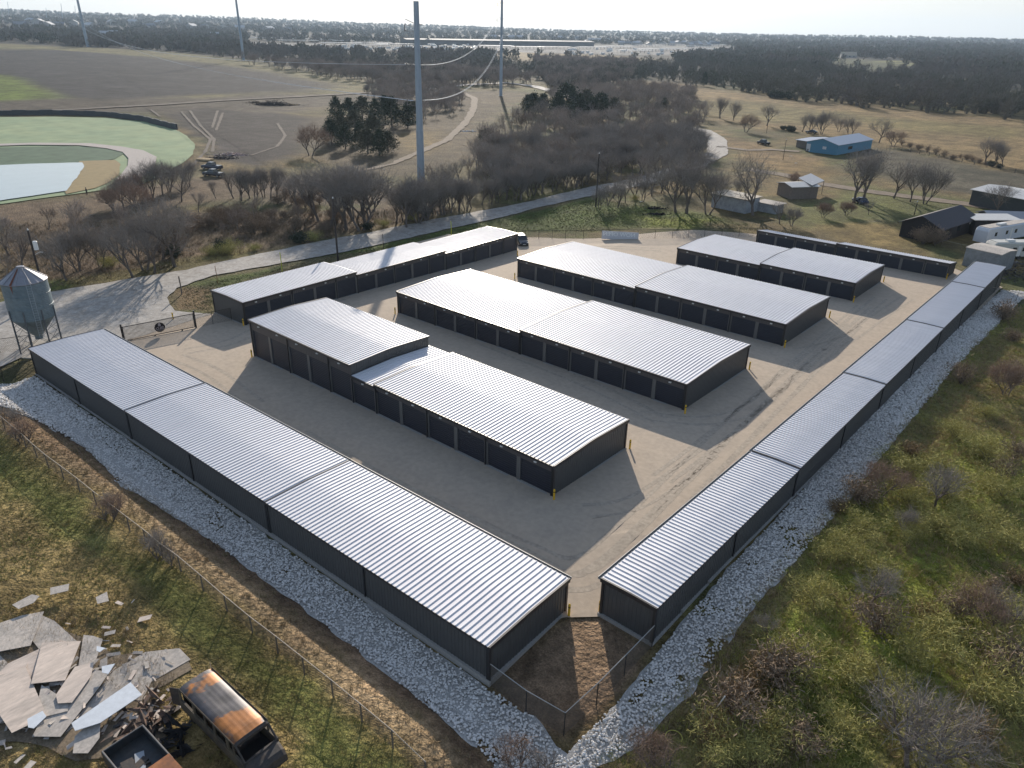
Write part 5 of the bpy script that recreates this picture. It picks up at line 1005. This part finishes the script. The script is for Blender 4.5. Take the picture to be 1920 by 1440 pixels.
for x_, z1, in ((Lr+.70, 1.10), (Lr+1.0, 1.06), (Lr+1.35, .98), (Lr+1.58, .80), (Lr+1.66, .50)): q = .10*max(0, x_-Lr-.9); secs.append([(x_, q, .40), (x_, q-.02, z1-.12), (x_, q+.14, z1), (x_, VW/2, z1+.05), (x_, VW-q-.14, z1), (x_, VW-q+.02, z1-.12), (x_, VW-q, .40)])
a.loft(secs); a.build('bonnet', char, va, smooth=False)
a = MB(); a.box(.02, Lr+.6, .06, VW-.06, .40, .52); a.box(.05, .12, .1, VW-.1, .5, 1.3); a.build('floor', blackm, va)
for x_ in (1.1, 2.2, 3.3, 4.4):
    a = MB(); a.box(x_, x_+.45, .25, VW-.25, .52, .92); 
    for k in range(4): a.tube([(x_, .3+k*.42, .9), (x_-.15, .3+k*.42, 1.45)], .03, 4)
    a.tube([(x_-.15, .28, 1.45), (x_-.15, VW-.28, 1.45)], .03, 4); a.build('seat_frame', char, va)
a = MB(); a.tube([(4.95, .5, 1.22), (5.0, .66, 1.12), (5.0, .5, .98), (4.95, .34, 1.1), (4.95, .5, 1.22)], .02, 5); a.build('steering_wheel', char, va)
for x_ in (.9, Lr+.45):
    for y_ in (.08, VW-.08): a = MB(); a.tube([(x_, y_-.1, .30), (x_, y_+.1, .30)], .30, 14); a.build('wheel', char, va)
for s, y_ in ((-1, 0.), (1, VW)): a = MB(); a.add([(-.02, y_, .5), (-.60, y_+s*.25, .5), (-.62, y_+s*.25, 1.7), (-.02, y_, 1.8), (-.02, y_+.03, .5), (-.60, y_+s*.25+.03, .5), (-.62, y_+s*.25+.03, 1.7), (-.02, y_+.03, 1.8)], [(0, 1, 2, 3), (4, 7, 6, 5), (0, 4, 5, 1), (1, 5, 6, 2), (2, 6, 7, 3)]); a.build('rear_door', char, va)
pu = empty('burned_pickup', (-31.95, 6.17, float(H(-31.95, 6.17))), R(2), 'burned pickup with open dark bed and rusty orange cab beside the van', 'pickup truck')
a = MB(); bw, bl_ = 2.15, 3.0; a.box(0, bl_, 0, .10, .45, 1.12); a.box(0, bl_, bw-.10, bw, .45, 1.12); a.box(-.02, .06, .1, bw-.1, .5, 1.10); a.box(bl_-.08, bl_, .1, bw-.1, .5, 1.12); a.box(.06, bl_-.08, .1, bw-.1, .55, .62); a.build('bed', mat('bed_paint', (.030, .036, .040), .5, col2=(.05, .045, .04), scale=1.4, var=.3), pu)
a = MB(); a.tube([(0, .05, 1.13), (bl_, .05, 1.13)], .045, 6); a.tube([(0, bw-.05, 1.13), (bl_, bw-.05, 1.13)], .045, 6); a.tube([(0, .05, 1.12), (0, bw-.05, 1.12)], .035, 6); a.build('bed_rail', mat('scorched_rail', (.17, .16, .15), .5), pu)
a = MB(); a.box(bl_+.05, bl_+1.5, .15, bw-.15, 1.52, 1.60); a.box(bl_+.05, bl_+1.9, .05, bw-.05, .45, 1.1)
for x_, y_ in ((bl_+.1, .18), (bl_+.1, bw-.18), (bl_+1.5, .18), (bl_+1.5, bw-.18)): a.tube([(x_, y_, 1.0), (x_, y_, 1.55)], .05, 5)
a.build('cab', mat('rust_orange', (.34, .13, .045), .8, col2=(.20, .08, .035), scale=1.5, var=.2), pu)
for x_ in (.7, 3.9):
    for y_ in (.1, bw-.1): a = MB(); a.tube([(x_, y_-.1, .28), (x_, y_+.1, .28)], .30, 12); a.build('wheel', char, pu)
def lone(name, label, cat, fn, m_, loc, rz=0, group=None):
    a = MB(); fn(a); o = a.build(name, m_); o.location = (loc[0], loc[1], loc[2] if len(loc) > 2 else float(H(loc[0], loc[1]))); o.rotation_euler = (0, 0, rz); return tag(o, label, cat, group, 'stuff' if name == 'scrap_heap' else None)
lone('grey_panel', 'pale grey panel lying in the burned pickup bed', 'panel', lambda a: a.box(-.55, .55, -.22, .22, 0, .04), mat('pale_panel', (.34, .37, .40), .6), (-30.4, 7.33, vg+.70), R(-20))
lone('scrap_heap', 'dark charred scrap lying in the burned pickup bed', 'scrap', lambda a: [a.box(rng.uniform(-.8, .6), rng.uniform(.6, .9), rng.uniform(-.4, .1), rng.uniform(.15, .5), 0, rng.uniform(.05, .25), rot=rng.uniform(0, 3)) for k in range(9)], char, (-30.0, 6.8, vg+.63))
def scrap(a, n_=46, R_=1.9, hh=.5):
    for k in range(n_):
        x_, y_ = rng.normal()*R_*.45, rng.normal()*R_*.45; t = rng.uniform(0, 6.28); L_ = rng.uniform(.2, .8); z = rng.uniform(.02, hh); a.add([(x_-math.cos(t)*L_, y_-math.sin(t)*L_, z), (x_+math.sin(t)*.15, y_-math.cos(t)*.15, z+rng.normal()*.12), (x_+math.cos(t)*L_, y_+math.sin(t)*L_, z+rng.normal()*.2), (x_-math.sin(t)*.15, y_+math.cos(t)*.15, z+.05)], [(0, 1, 2), (0, 2, 3)])
sA = at(265, 1350); lone('scrap_heap', 'rusty tangled scrap heap between the burned pickup and the plywood', 'scrap', lambda a: scrap(a), mat('scrap_rust', (.15, .085, .055), .85, col2=(.05, .045, .04), scale=2, var=.4), (sA.x, sA.y))
sA = at(310, 1395); lone('scrap_heap', 'black charred debris between the burned van and the burned pickup', 'scrap', lambda a: scrap(a, 40, 1.6, .35), blackm, (sA.x, sA.y+.2))
# ------------------------------------------------------------------ plywood and sheet scraps
def cpx(l_): return [(x_/3.2, y_/3.2+1080) for x_, y_ in l_]
pl1 = mat('weathered_ply', (.62, .52, .44), .85, col2=(.45, .385, .33), scale=1.4, var=.18, stretch=(1, .35, 1)); pl2 = mat('grey_ply', (.36, .33, .295), .9, col2=(.48, .43, .38), scale=1.8, var=.2); wsh = mat('white_sheet', (.58, .62, .66), .5, var=.1, scale=1)
PL = [([(440, 915), (700, 580), (870, 480), (1050, 460), (1110, 520), (900, 640), (850, 740), (700, 720)], pl2, 'broad grey brown board strewn with dry stems beside the van'),
 ([(0, 490), (60, 550), (20, 600), (-40, 640), (-60, 520)], pl2, 'grey board at the left picture edge, mid heap'), ([(200, 380), (250, 255), (330, 290), (450, 400), (430, 440), (255, 450)], pl2, 'grey board under the dry weeds at the top of the heap'),
 ([(480, 560), (510, 380), (560, 385), (612, 402), (540, 620)], pl2, 'narrow grey board strip at the right of the heap'), ([(20, 590), (60, 550), (230, 470), (262, 650), (150, 640), (0, 650), (-30, 620)], pl1, 'wide worn board in the middle left of the heap'),
 ([(0, 405), (-80, 400), (-60, 330), (130, 262), (245, 240), (175, 430), (0, 465)], pl2, 'pale board with tapered end at the upper left of the heap'), ([(230, 960), (380, 960), (585, 700), (640, 620), (560, 610), (415, 790), (280, 870)], pl2, 'long grey board sloping to the lower centre of the heap'),
 ([(265, 690), (410, 780), (405, 830), (270, 865), (250, 760)], pl2, 'small grey board beside the brightest sheet'), ([(0, 640), (150, 590), (265, 860), (80, 950), (0, 830), (-80, 760), (-70, 660)], pl1, 'large bright weathered sheet at the lower left of the heap'),
 ([(215, 665), (395, 645), (475, 430), (270, 440)], pl1, 'bright square weathered sheet in the centre of the heap'), ([(360, 740), (370, 785), (445, 780), (545, 640), (560, 565), (460, 590)], pl1, 'bright board with ragged ends on the right side of the heap'),
 ([(460, 1090), (470, 1000), (610, 870), (600, 1010), (540, 1090)], pl2, 'grey board lying apart below the white sheet'), ([(95, 205), (200, 150), (240, 160), (210, 195), (130, 228)], pl2, 'small pale board lying alone above the heap, left'), ([(320, 110), (420, 88), (415, 125), (320, 147)], pl2, 'small pale board lying alone above the heap, right'), ([(590, 170), (650, 140), (660, 190), (600, 205)], pl2, 'small grey board half hidden in brown weeds above the heap'),
 ([(470, 930), (780, 705), (840, 770), (620, 925), (490, 970)], wsh, 'crumpled white metal sheet lying between plywood and burned van'), ([(190, 915), (270, 870), (290, 900), (225, 965), (195, 960)], wsh, 'white scrap sheet under the lower edge of the plywood'), ([(630, 600), (700, 585), (665, 640), (632, 632)], wsh, 'small white scrap piece on the grey board'), ([(600, 480), (645, 490), (615, 512), (598, 505)], wsh, 'tiny white scrap piece near the weeds')]
sheet('bare_patch', cpx([(-100, 380), (240, 240), (460, 360), (700, 480), (1100, 430), (1150, 560), (900, 700), (1000, 1000), (620, 1100), (450, 1120), (200, 1000), (-100, 1000)]), mat('littered_soil', (.20, .155, .105), .95, var=.4, scale=2), .06, .8, .3, 1)
for i, (l_, m_, lab) in enumerate(PL):
    p = wp(cpx(l_)); c = (sum(q[0] for q in p)/len(p), sum(q[1] for q in p)/len(p)); z = .05+.035*i+rng.uniform(0, .02); tx, ty = rng.normal()*.015, rng.normal()*.015
    if m_ is wsh: z += .05
    a = MB(); n_ = len(p); loc = [((x_-c[0])*1.13, (y_-c[1])*1.13) for x_, y_ in p]; vs = [(x_, y_, z+x_*tx+y_*ty) for x_, y_ in loc]+[(x_, y_, z+.028+x_*tx+y_*ty) for x_, y_ in loc]
    a.add(vs, [tuple(range(n_-1, -1, -1)), tuple(range(n_, 2*n_))]+[(k, (k+1) % n_, n_+(k+1) % n_, n_+k) for k in range(n_)])
    o = a.build('metal_sheet' if m_ is wsh else 'plywood_sheet', m_); o.location = (c[0], c[1], float(H(*c))); tag(o, lab, 'metal sheet' if m_ is wsh else 'board', 'boards and sheets of the plywood heap')
    if sum(pp.normal.z*pp.area for pp in o.data.polygons[:2]) < -1e-3: o.data.flip_normals()
def shards(n_, c_, rad, label, m_, s0, s1):
    P = at(*c_); a = MB()
    for k in range(n_):
        x_, y_ = rng.normal(size=2)*rad; L_ = rng.uniform(s0, s1); W_ = L_*rng.uniform(.12, .6); t = rng.uniform(0, 6.28); z = rng.uniform(.05, .30); tz = rng.normal()*.12; u_ = Vector((math.cos(t), math.sin(t), tz)); v_ = Vector((-math.sin(t), math.cos(t), rng.normal()*.12)); o_ = Vector((x_, y_, z)); q = [o_-u_*L_/2-v_*W_/2, o_+u_*L_/2-v_*W_*rng.uniform(.2, .5), o_+u_*L_*.5*rng.uniform(.7, 1.2)+v_*W_/2, o_-u_*L_/2+v_*W_*rng.uniform(.1, .5)]
        a.add([tuple(p_) for p_ in q]+[(p_.x, p_.y, p_.z+.02) for p_ in q], [(3, 2, 1, 0), (4, 5, 6, 7), (0, 1, 5, 4), (1, 2, 6, 5), (2, 3, 7, 6), (3, 0, 4, 7)])
    o = a.build('broken_boards', m_); o.location = (P.x, P.y, float(H(P.x, P.y))); tag(o, label, kind='stuff')
shards(60, (110, 1290), 2.2, 'small broken pale board pieces strewn over the plywood heap', pl1, .25, .9); shards(40, (60, 1340), 1.6, 'splintered grey board pieces at the left of the heap', pl2, .25, .8); shards(55, (260, 1345), 1.0, 'splintered brown scraps beside the burned pickup', M['weathered_ply'], .15, .7); shards(45, (290, 1370), 1.0, 'dark charred scraps between pickup and van', char, .2, .7); shards(30, (230, 1240), 1.6, 'broken board pieces among the dry weeds', pl2, .3, .8)
# ------------------------------------------------------------------ homesteads on the right
def hpx(name, label, A, B, C, h_, rise, wm, rm, ridge='BC', cat='house', over=.4, shed=False, wins=(), porch=None):
    """A-B: wall facing left in the photo, B-C: wall running away; B is the near corner (picture points of the wall foot)"""
    a_, b_, c_ = [Vector(at(*p)[:2]) for p in (A, B, C)]; u = (b_-a_); w_ = u.length; u.normalize(); v = Vector((-u.y, u.x)); d_ = (c_-b_).dot(v)
    if d_ < 0: v = -v; d_ = -d_
    g = float(H(b_.x, b_.y)); r = empty(name, (b_.x, b_.y, g), 0, label, cat)
    P = lambda s, t, z: ((u*(-s)+v*t).x, (u*(-s)+v*t).y, z)      # s along B->A, t along B->C
    m_ = MB(); q = [P(0, 0, -.5), P(w_, 0, -.5), P(w_, d_, -.5), P(0, d_, -.5)]
    if ridge == 'BC':
        m_.add(q+[P(0, 0, h_), P(w_, 0, h_), P(w_, d_, h_), P(0, d_, h_), P(w_/2, 0, h_+rise), P(w_/2, d_, h_+rise)], [(0, 1, 5, 8, 4), (3, 7, 9, 6, 2), (0, 4, 7, 3), (1, 2, 6, 5)])
        k = rise/(w_/2); o = over; rf = MB()
        for s0 in (0, 1):
            e = -o if s0 == 0 else w_+o; ze = h_-o*k; vs = [P(e, -o, ze), P(e, d_+o, ze), P(w_/2, d_+o, h_+rise), P(w_/2, -o, h_+rise)]; rf.add([*vs, *[(x_, y_, z+.12) for x_, y_, z in vs]], [(0, 1, 2, 3), (7, 6, 5, 4), (0, 4, 5, 1), (1, 5, 6, 2), (2, 6, 7, 3), (3, 7, 4, 0)])
    else:
        h2 = h_+rise if shed else h_
        m_.add(q+[P(0, 0, h_), P(w_, 0, h_), P(w_, d_, h2), P(0, d_, h2)]+([] if shed else [P(0, d_/2, h_+rise), P(w_, d_/2, h_+rise)]), [(0, 1, 5, 4), (3, 7, 6, 2)]+([(0, 4, 7, 3), (1, 2, 6, 5)] if shed else [(0, 4, 8, 7, 3), (1, 2, 6, 9, 5)])); rf = MB(); o = over
        for t0, z0, t1, z1 in ([(0-o, h_, d_+o, h2)] if shed else [(-o, h_-o*rise/(d_/2), d_/2, h_+rise), (d_+o, h_-o*rise/(d_/2), d_/2, h_+rise)]): vs = [P(-o, t0, z0), P(w_+o, t0, z0), P(w_+o, t1, z1), P(-o, t1, z1)]; rf.add([*vs, *[(x_, y_, z+.12) for x_, y_, z in vs]], [(0, 1, 2, 3), (7, 6, 5, 4), (0, 4, 5, 1), (1, 5, 6, 2), (2, 6, 7, 3), (3, 7, 4, 0)])
    m_.build('wall', wm, r); rf.build('roof', rm, r)
    for wall, s0, s1, z0, z1, nm, mm in wins:                      # wall 0: A-B, 1: B-C ; s as fraction
        L_ = w_ if wall == 0 else d_; x0, x1 = s0*L_, s1*L_; f = MB()
        c4 = [P(x0, -.04, z0), P(x1, -.04, z0), P(x1, -.04, z1), P(x0, -.04, z1)] if wall == 0 else [P(-.04, x0, z0), P(-.04, x1, z0), P(-.04, x1, z1), P(-.04, x0, z1)]
        c5 = [P(x0, .05, z0), P(x1, .05, z0), P(x1, .05, z1), P(x0, .05, z1)] if wall == 0 else [P(.05, x0, z0), P(.05, x1, z0), P(.05, x1, z1), P(.05, x0, z1)]
        f.add(c4+c5, [(0, 1, 2, 3), (0, 4, 5, 1), (1, 5, 6, 2), (2, 6, 7, 3), (3, 7, 4, 0)]); f.build(nm, mm, r)
    return r
bluem = mat('blue_siding', (.075, .230, .340), .6, var=.06, scale=.8); bluer = mat('blue_grey_roof', (.27, .31, .38), .45, metal=.2); whm = mat('white_paint', (.60, .60, .60), .6); barnm = mat('black_boards', (.012, .010, .012), .8); barnr = mat('dark_shingle', (.038, .033, .040), .75, var=.1, scale=2); greyb = mat('grey_cladding', (.10, .11, .115), .6, var=.12, scale=.5); palem = mat('pale_metal_roof', (.48, .47, .45), .45, metal=.2, var=.1, scale=.8); rustp = mat('weathered_wood', (.20, .16, .13), .9, var=.2, scale=1)
hpx('blue_house', 'bright blue house with grey metal roof in the meadow at the right', (1510, 284), (1568, 291), (1606, 276), 3.2, 1.5, bluem, bluer, wins=[(0, .86, .99, .2, 2.6, 'door', whm), (0, .35, .47, 1.4, 2.3, 'window', whm), (1, .3, .42, 1.2, 2.2, 'window', glass), (0, .9, 1.0, -.3, .9, 'skirting', pipem)])
hpx('porch_shed', 'small low building with blue grey roof attached left of the blue house', (1492, 276), (1512, 279), (1524, 268), 2.5, .4, rustp, bluer, ridge='AB')
hpx('black_barn', 'black timber house with dark gabled roof behind the back storage row', (1685, 443), (1757, 457), (1846, 438), 2.9, 1.7, barnm, barnr, wins=[(1, .18, .26, 1.2, 2.3, 'window', glass), (1, .48, .57, 1.2, 2.3, 'window', glass), (1, .82, .90, 1.9, 2.5, 'sign_board', whm)], over=.6)
hpx('carport', 'open carport with pale flat roof right of the black barn', (1800, 430), (1822, 441), (1868, 428), 3.0, .3, barnm, palem, ridge='AB', shed=True)
hpx('metal_shed', 'grey metal shed with low roof behind the pale carport', (1828, 421), (1852, 432), (1900, 424), 2.6, .8, greyb, mat('grey_metal_roof', (.26, .27, .29), .45, metal=.3, var=.08, scale=.6), ridge='BC')
hpx('long_shed', 'long low dark grey shed at the right edge beyond the dirt lane', (1816, 384), (1936, 408), (1960, 392), 3.4, .7, mat('dark_grey_cladding', (.055, .062, .065), .7, var=.1, scale=.5), palem, ridge='AB')
hpx('mobile_home', 'long white weathered trailer home among the bare trees', (1333, 388), (1396, 401), (1408, 393), 3.0, .15, mat('weathered_white', (.36, .38, .40), .7, col2=(.24, .25, .27), scale=.9, var=.15), mat('stained_roof', (.50, .46, .38), .8, col2=(.30, .24, .18), scale=1), ridge='AB', shed=True)
hpx('low_trailer', 'small pale low trailer right of the white trailer home', (1417, 395), (1453, 402), (1459, 397), 1.9, .1, M['weathered_white'], pl2, ridge='AB', shed=True)
hpx('open_shed', 'open sided shed with bright metal roof behind the spreading bare tree', (1456, 365), (1482, 374), (1512, 366), 2.9, .5, rustp, palem, ridge='BC')
def poleshed(name, label, A, B, C, h_, rm):
    a_, b_, c_ = [Vector(at(*p)[:2]) for p in (A, B, C)]; g = float(H(b_.x, b_.y)); r = empty(name, (b_.x, b_.y, g), 0, label, 'carport'); d_ = a_+c_-b_; q = [(p.x-b_.x, p.y-b_.y) for p in (b_, a_, d_, c_)]; m_ = MB(); zz = [h_, h_+.5, h_+.5, h_]; m_.add([(q[i][0], q[i][1], zz[i]) for i in range(4)]+[(q[i][0], q[i][1], zz[i]+.12) for i in range(4)], [(0, 1, 2, 3), (7, 6, 5, 4), (0, 4, 5, 1), (1, 5, 6, 2), (2, 6, 7, 3), (3, 7, 4, 0)]); m_.build('roof', rm, r)
    for i in range(4): m_ = MB(); m_.tube([(q[i][0]*.97, q[i][1]*.97, -.3), (q[i][0]*.97, q[i][1]*.97, zz[i])], .08, 5); m_.build('post', rustp, r)
poleshed('pole_shed', 'open pole carport with grey metal roof beside the open sided shed', (1492, 363), (1518, 374), (1541, 364), 3.2, M['grey_metal_roof'])
def camper(name, label, A, B, wd, h_, m_, rm):
    a_, b_ = [Vector(at(*p)[:2]) for p in (A, B)]; L_ = (b_-a_).length; u = (b_-a_)/L_; r = empty(name, (a_.x, a_.y, float(H(a_.x, a_.y))), math.atan2(u.y, u.x), label, 'camper'); m2 = MB(); s = []
    for x_, k in ((-.0, .82), (.25, .97), (.6, 1.), (L_-.6, 1.), (L_-.2, .97), (L_, .85)): s.append([(x_, 0, .55), (x_, 0, h_*k-.2), (x_, .18, h_*k), (x_, wd-.18, h_*k), (x_, wd, h_*k-.2), (x_, wd, .55)])
    m2.loft(s); m2.build('body', m_, r); m2 = MB(); m2.box(.5, L_-.5, .2, wd-.2, h_-.02, h_+.05); m2.build('roof', rm, r)
    for f in (.18, .42, .62, .84): m2 = MB(); m2.box(L_*f-.35, L_*f+.35, -.03, .02, h_*.5, h_*.72); m2.build('window', glass, r)
    m2 = MB(); m2.box(L_*.52-.3, L_*.52+.3, -.035, .01, .6, h_*.8); m2.build('door', lightm, r)
    for f in (.45, .55): m2 = MB(); m2.tube([(L_*f, -.02, .38), (L_*f, .25, .38)], .38, 10); m2.build('wheel', pipem, r)
    m2 = MB(); m2.box(L_*.3, L_*.45, wd*.3, wd*.6, h_+.05, h_+.35); m2.build('roof_vent', lightm, r); return r
camper('camper_trailer', 'long white camper trailer parked by the black barn at the right edge', (1846, 462), (1930, 446), 2.5, 3.3, mat('camper_white2', (.56, .58, .62), .4, var=.04, scale=1), pl2)
camper('camper_trailer', 'cream camper with rounded roof, half hidden behind the old box trailer', (1858, 487), (1950, 486), 2.5, 3.0, mat('camper_cream', (.50, .49, .44), .5, var=.08, scale=1), M['camper_cream'])
hpx('box_trailer', 'old grey box trailer with stained roof at the end of the long right row', (1803, 497), (1868, 512), (1884, 500), 3.0, .25, mat('dull_aluminium', (.25, .27, .29), .5, metal=.2, col2=(.18, .19, .20), scale=.8, var=.12), pl2, ridge='AB', over=.1, cat='trailer')
sA = at(1893, 520); lone('scrap_heap', 'dark junk heap behind the far end of the long right row', 'scrap', lambda a: scrap(a, 90, 3.2, 1.3), char, (sA.x, sA.y))
sA = at(1905, 500); lone('scrap_heap', 'tangled dark machinery parts at the right picture edge', 'scrap', lambda a: scrap(a, 60, 2.6, 1.0), mat('junk_mixed', (.14, .13, .12), .7, col2=(.05, .04, .04), scale=1.5, var=.3), (sA.x, sA.y))
# ------------------------------------------------------------------ earthworks clutter, brush piles, person
def pile(px, py, rad, hh, label, m_, n_=500, cat='brush pile', ln=.9, wd=.10, name='brush_pile'):
    P = at(px, py); t = Tw()
    for k in range(n_): a_ = rng.normal(size=3)*[rad*.5, rad*.22, 0]; a_[2] = abs(rng.normal())*hh*.45*math.exp(-(a_[0]/rad)**2*2); d = rng.normal(size=3)*[1, 1, .5]; d /= np.linalg.norm(d); t.strip(a_-d*ln/2, a_+d*ln/2, wd)
    o = t.build(name, m_); o.location = (P.x, P.y, float(H(P.x, P.y))); o.rotation_euler = (0, 0, math.atan2(CR[1], CR[0])); tag(o, label, cat)
pile(513, 197, 9, 2.2, 'long pile of cut brush in the clearing beyond the earthworks', mat('brush_dark', (.06, .045, .04), .9), 900, ln=1.6, wd=.25)
pile(478, 193, 4, .9, 'small reddish brush pile left of the long brush pile', redbrm, 260, ln=1.2, wd=.2)
pile(545, 197, 4, .5, 'pale cut wood beside the long brush pile', strawm, 160, ln=1.2, wd=.25, cat='wood pile')
pile(437, 291, 4, .8, 'white and pink rubble heap near the parked trucks', mat('rubble', (.50, .40, .37), .85, var=.3, scale=2), 260, 'rubble heap', .7, .4, 'rubble_heap')
pile(415, 297, 4, .6, 'dark rubble heap right behind the parked trucks', mat('brush_dark2', (.10, .08, .07), .9), 200, 'rubble heap', .7, .3, 'rubble_heap')
P = at(385, 301); lo = empty('lumber_stack', (P.x, P.y, float(H(P.x, P.y))), R(25), 'tan lumber stack lying behind the parked trucks', 'lumber stack')
for k in range(5): a = MB(); a.box(-2.4, 2.2, -1+k*.42, -.62+k*.42, .1+.05*(k % 2), .5+.05*(k % 3)); a.build('board', mat('fresh_lumber', (.50, .36, .20), .8), lo)
pile(880, 247, 3, .3, 'white torn plastic lying on the dirt track', lightm, 40, 'litter', 1.2, .5, 'plastic_litter')
for px, py, l_ in [(720, 318, 'white litter in the clearing left of the grove'), (593, 372, 'white litter under the spreading trees'), (1203, 378, 'white litter in the thicket by the right pole'), (1483, 293, 'white bucket on the bare ground left of the blue house'), (1493, 306, 'white bucket on the tan slope below the blue house')]: pile(px, py, .5, .2, l_, lightm, 8, 'litter', .35, .25, 'litter')
pile(1232, 391, 2.2, .35, 'burnt black brush ring on the shaded grass behind the banner', blackm, 130, ln=.7, wd=.2)
pile(1235, 402, 2.4, .25, 'second burnt brush ring, nearer to the white banner', blackm, 130, ln=.7, wd=.2)
def person(px, py, label, rz):
    P = at(px, py); r = empty('person', (P.x, P.y, float(H(P.x, P.y))), rz, label, 'person')
    me = bpy.data.meshes.new('body'); J = [(0, 0, .95), (0, .01, 1.15), (0, .02, 1.40), (0, .0, 1.50), (0, .0, 1.58), (0, .01, 1.70), (-.10, 0, .90), (-.12, .05, .50), (-.13, .0, .08), (-.13, .13, .03), (.10, 0, .90), (.12, -.04, .50), (.13, -.12, .08), (.13, .02, .03), (-.19, 0, 1.42), (-.25, .02, 1.15), (-.24, .12, .92), (-.24, .15, .84), (.19, 0, 1.42), (.25, .02, 1.15), (.23, .14, .94), (.23, .18, .86)]
    E_ = [(0, 1), (1, 2), (2, 3), (3, 4), (4, 5), (0, 6), (6, 7), (7, 8), (8, 9), (0, 10), (10, 11), (11, 12), (12, 13), (2, 14), (14, 15), (15, 16), (16, 17), (2, 18), (18, 19), (19, 20), (20, 21)]; rad = [.15, .14, .17, .06, .075, .085, .10, .07, .05, .035, .10, .07, .05, .035, .07, .05, .04, .03, .07, .05, .04, .03]
    me.from_pydata(J, E_, []); o = bpy.data.objects.new('body', me); COL.objects.link(o); o.parent = r; sk = o.modifiers.new('skin', 'SKIN'); o.modifiers.new('sub', 'SUBSURF').levels = 1
    for i, v in enumerate(me.skin_vertices[0].data): v.radius = (rad[i], rad[i]); v.use_root = i == 0
    me.materials.append(mat('dark_clothes', (.012, .013, .016), .8)); a = MB(); a.lathe([(.09, 1.66), (.10, 1.72), (.07, 1.80), (.01, 1.82)], 10); a.build('cap', M['dark_clothes'], r)
person(163.5, 366, 'person in dark clothes standing on the pond embankment', R(-50))
lone('white_pipe', 'bent white pipe standing in the grass at the lower right bank', 'pipe', lambda a: a.tube([(0, 0, -.2), (.05, 0, .5), (.45, .1, 1.9)], .04, 6), lightm, tuple(at(1335, 1345)[:2]), 0)
lone('hose_loop', 'yellow loop of hose lying on the bank near the rock bed', 'hose', lambda a: a.tube([(.45*math.cos(t), .45*math.sin(t), .12) for t in np.linspace(0, 5.2, 18)], .025, 5), mat('hose_yellow', (.45, .42, .08), .6), tuple(at(1263, 1385)[:2]))
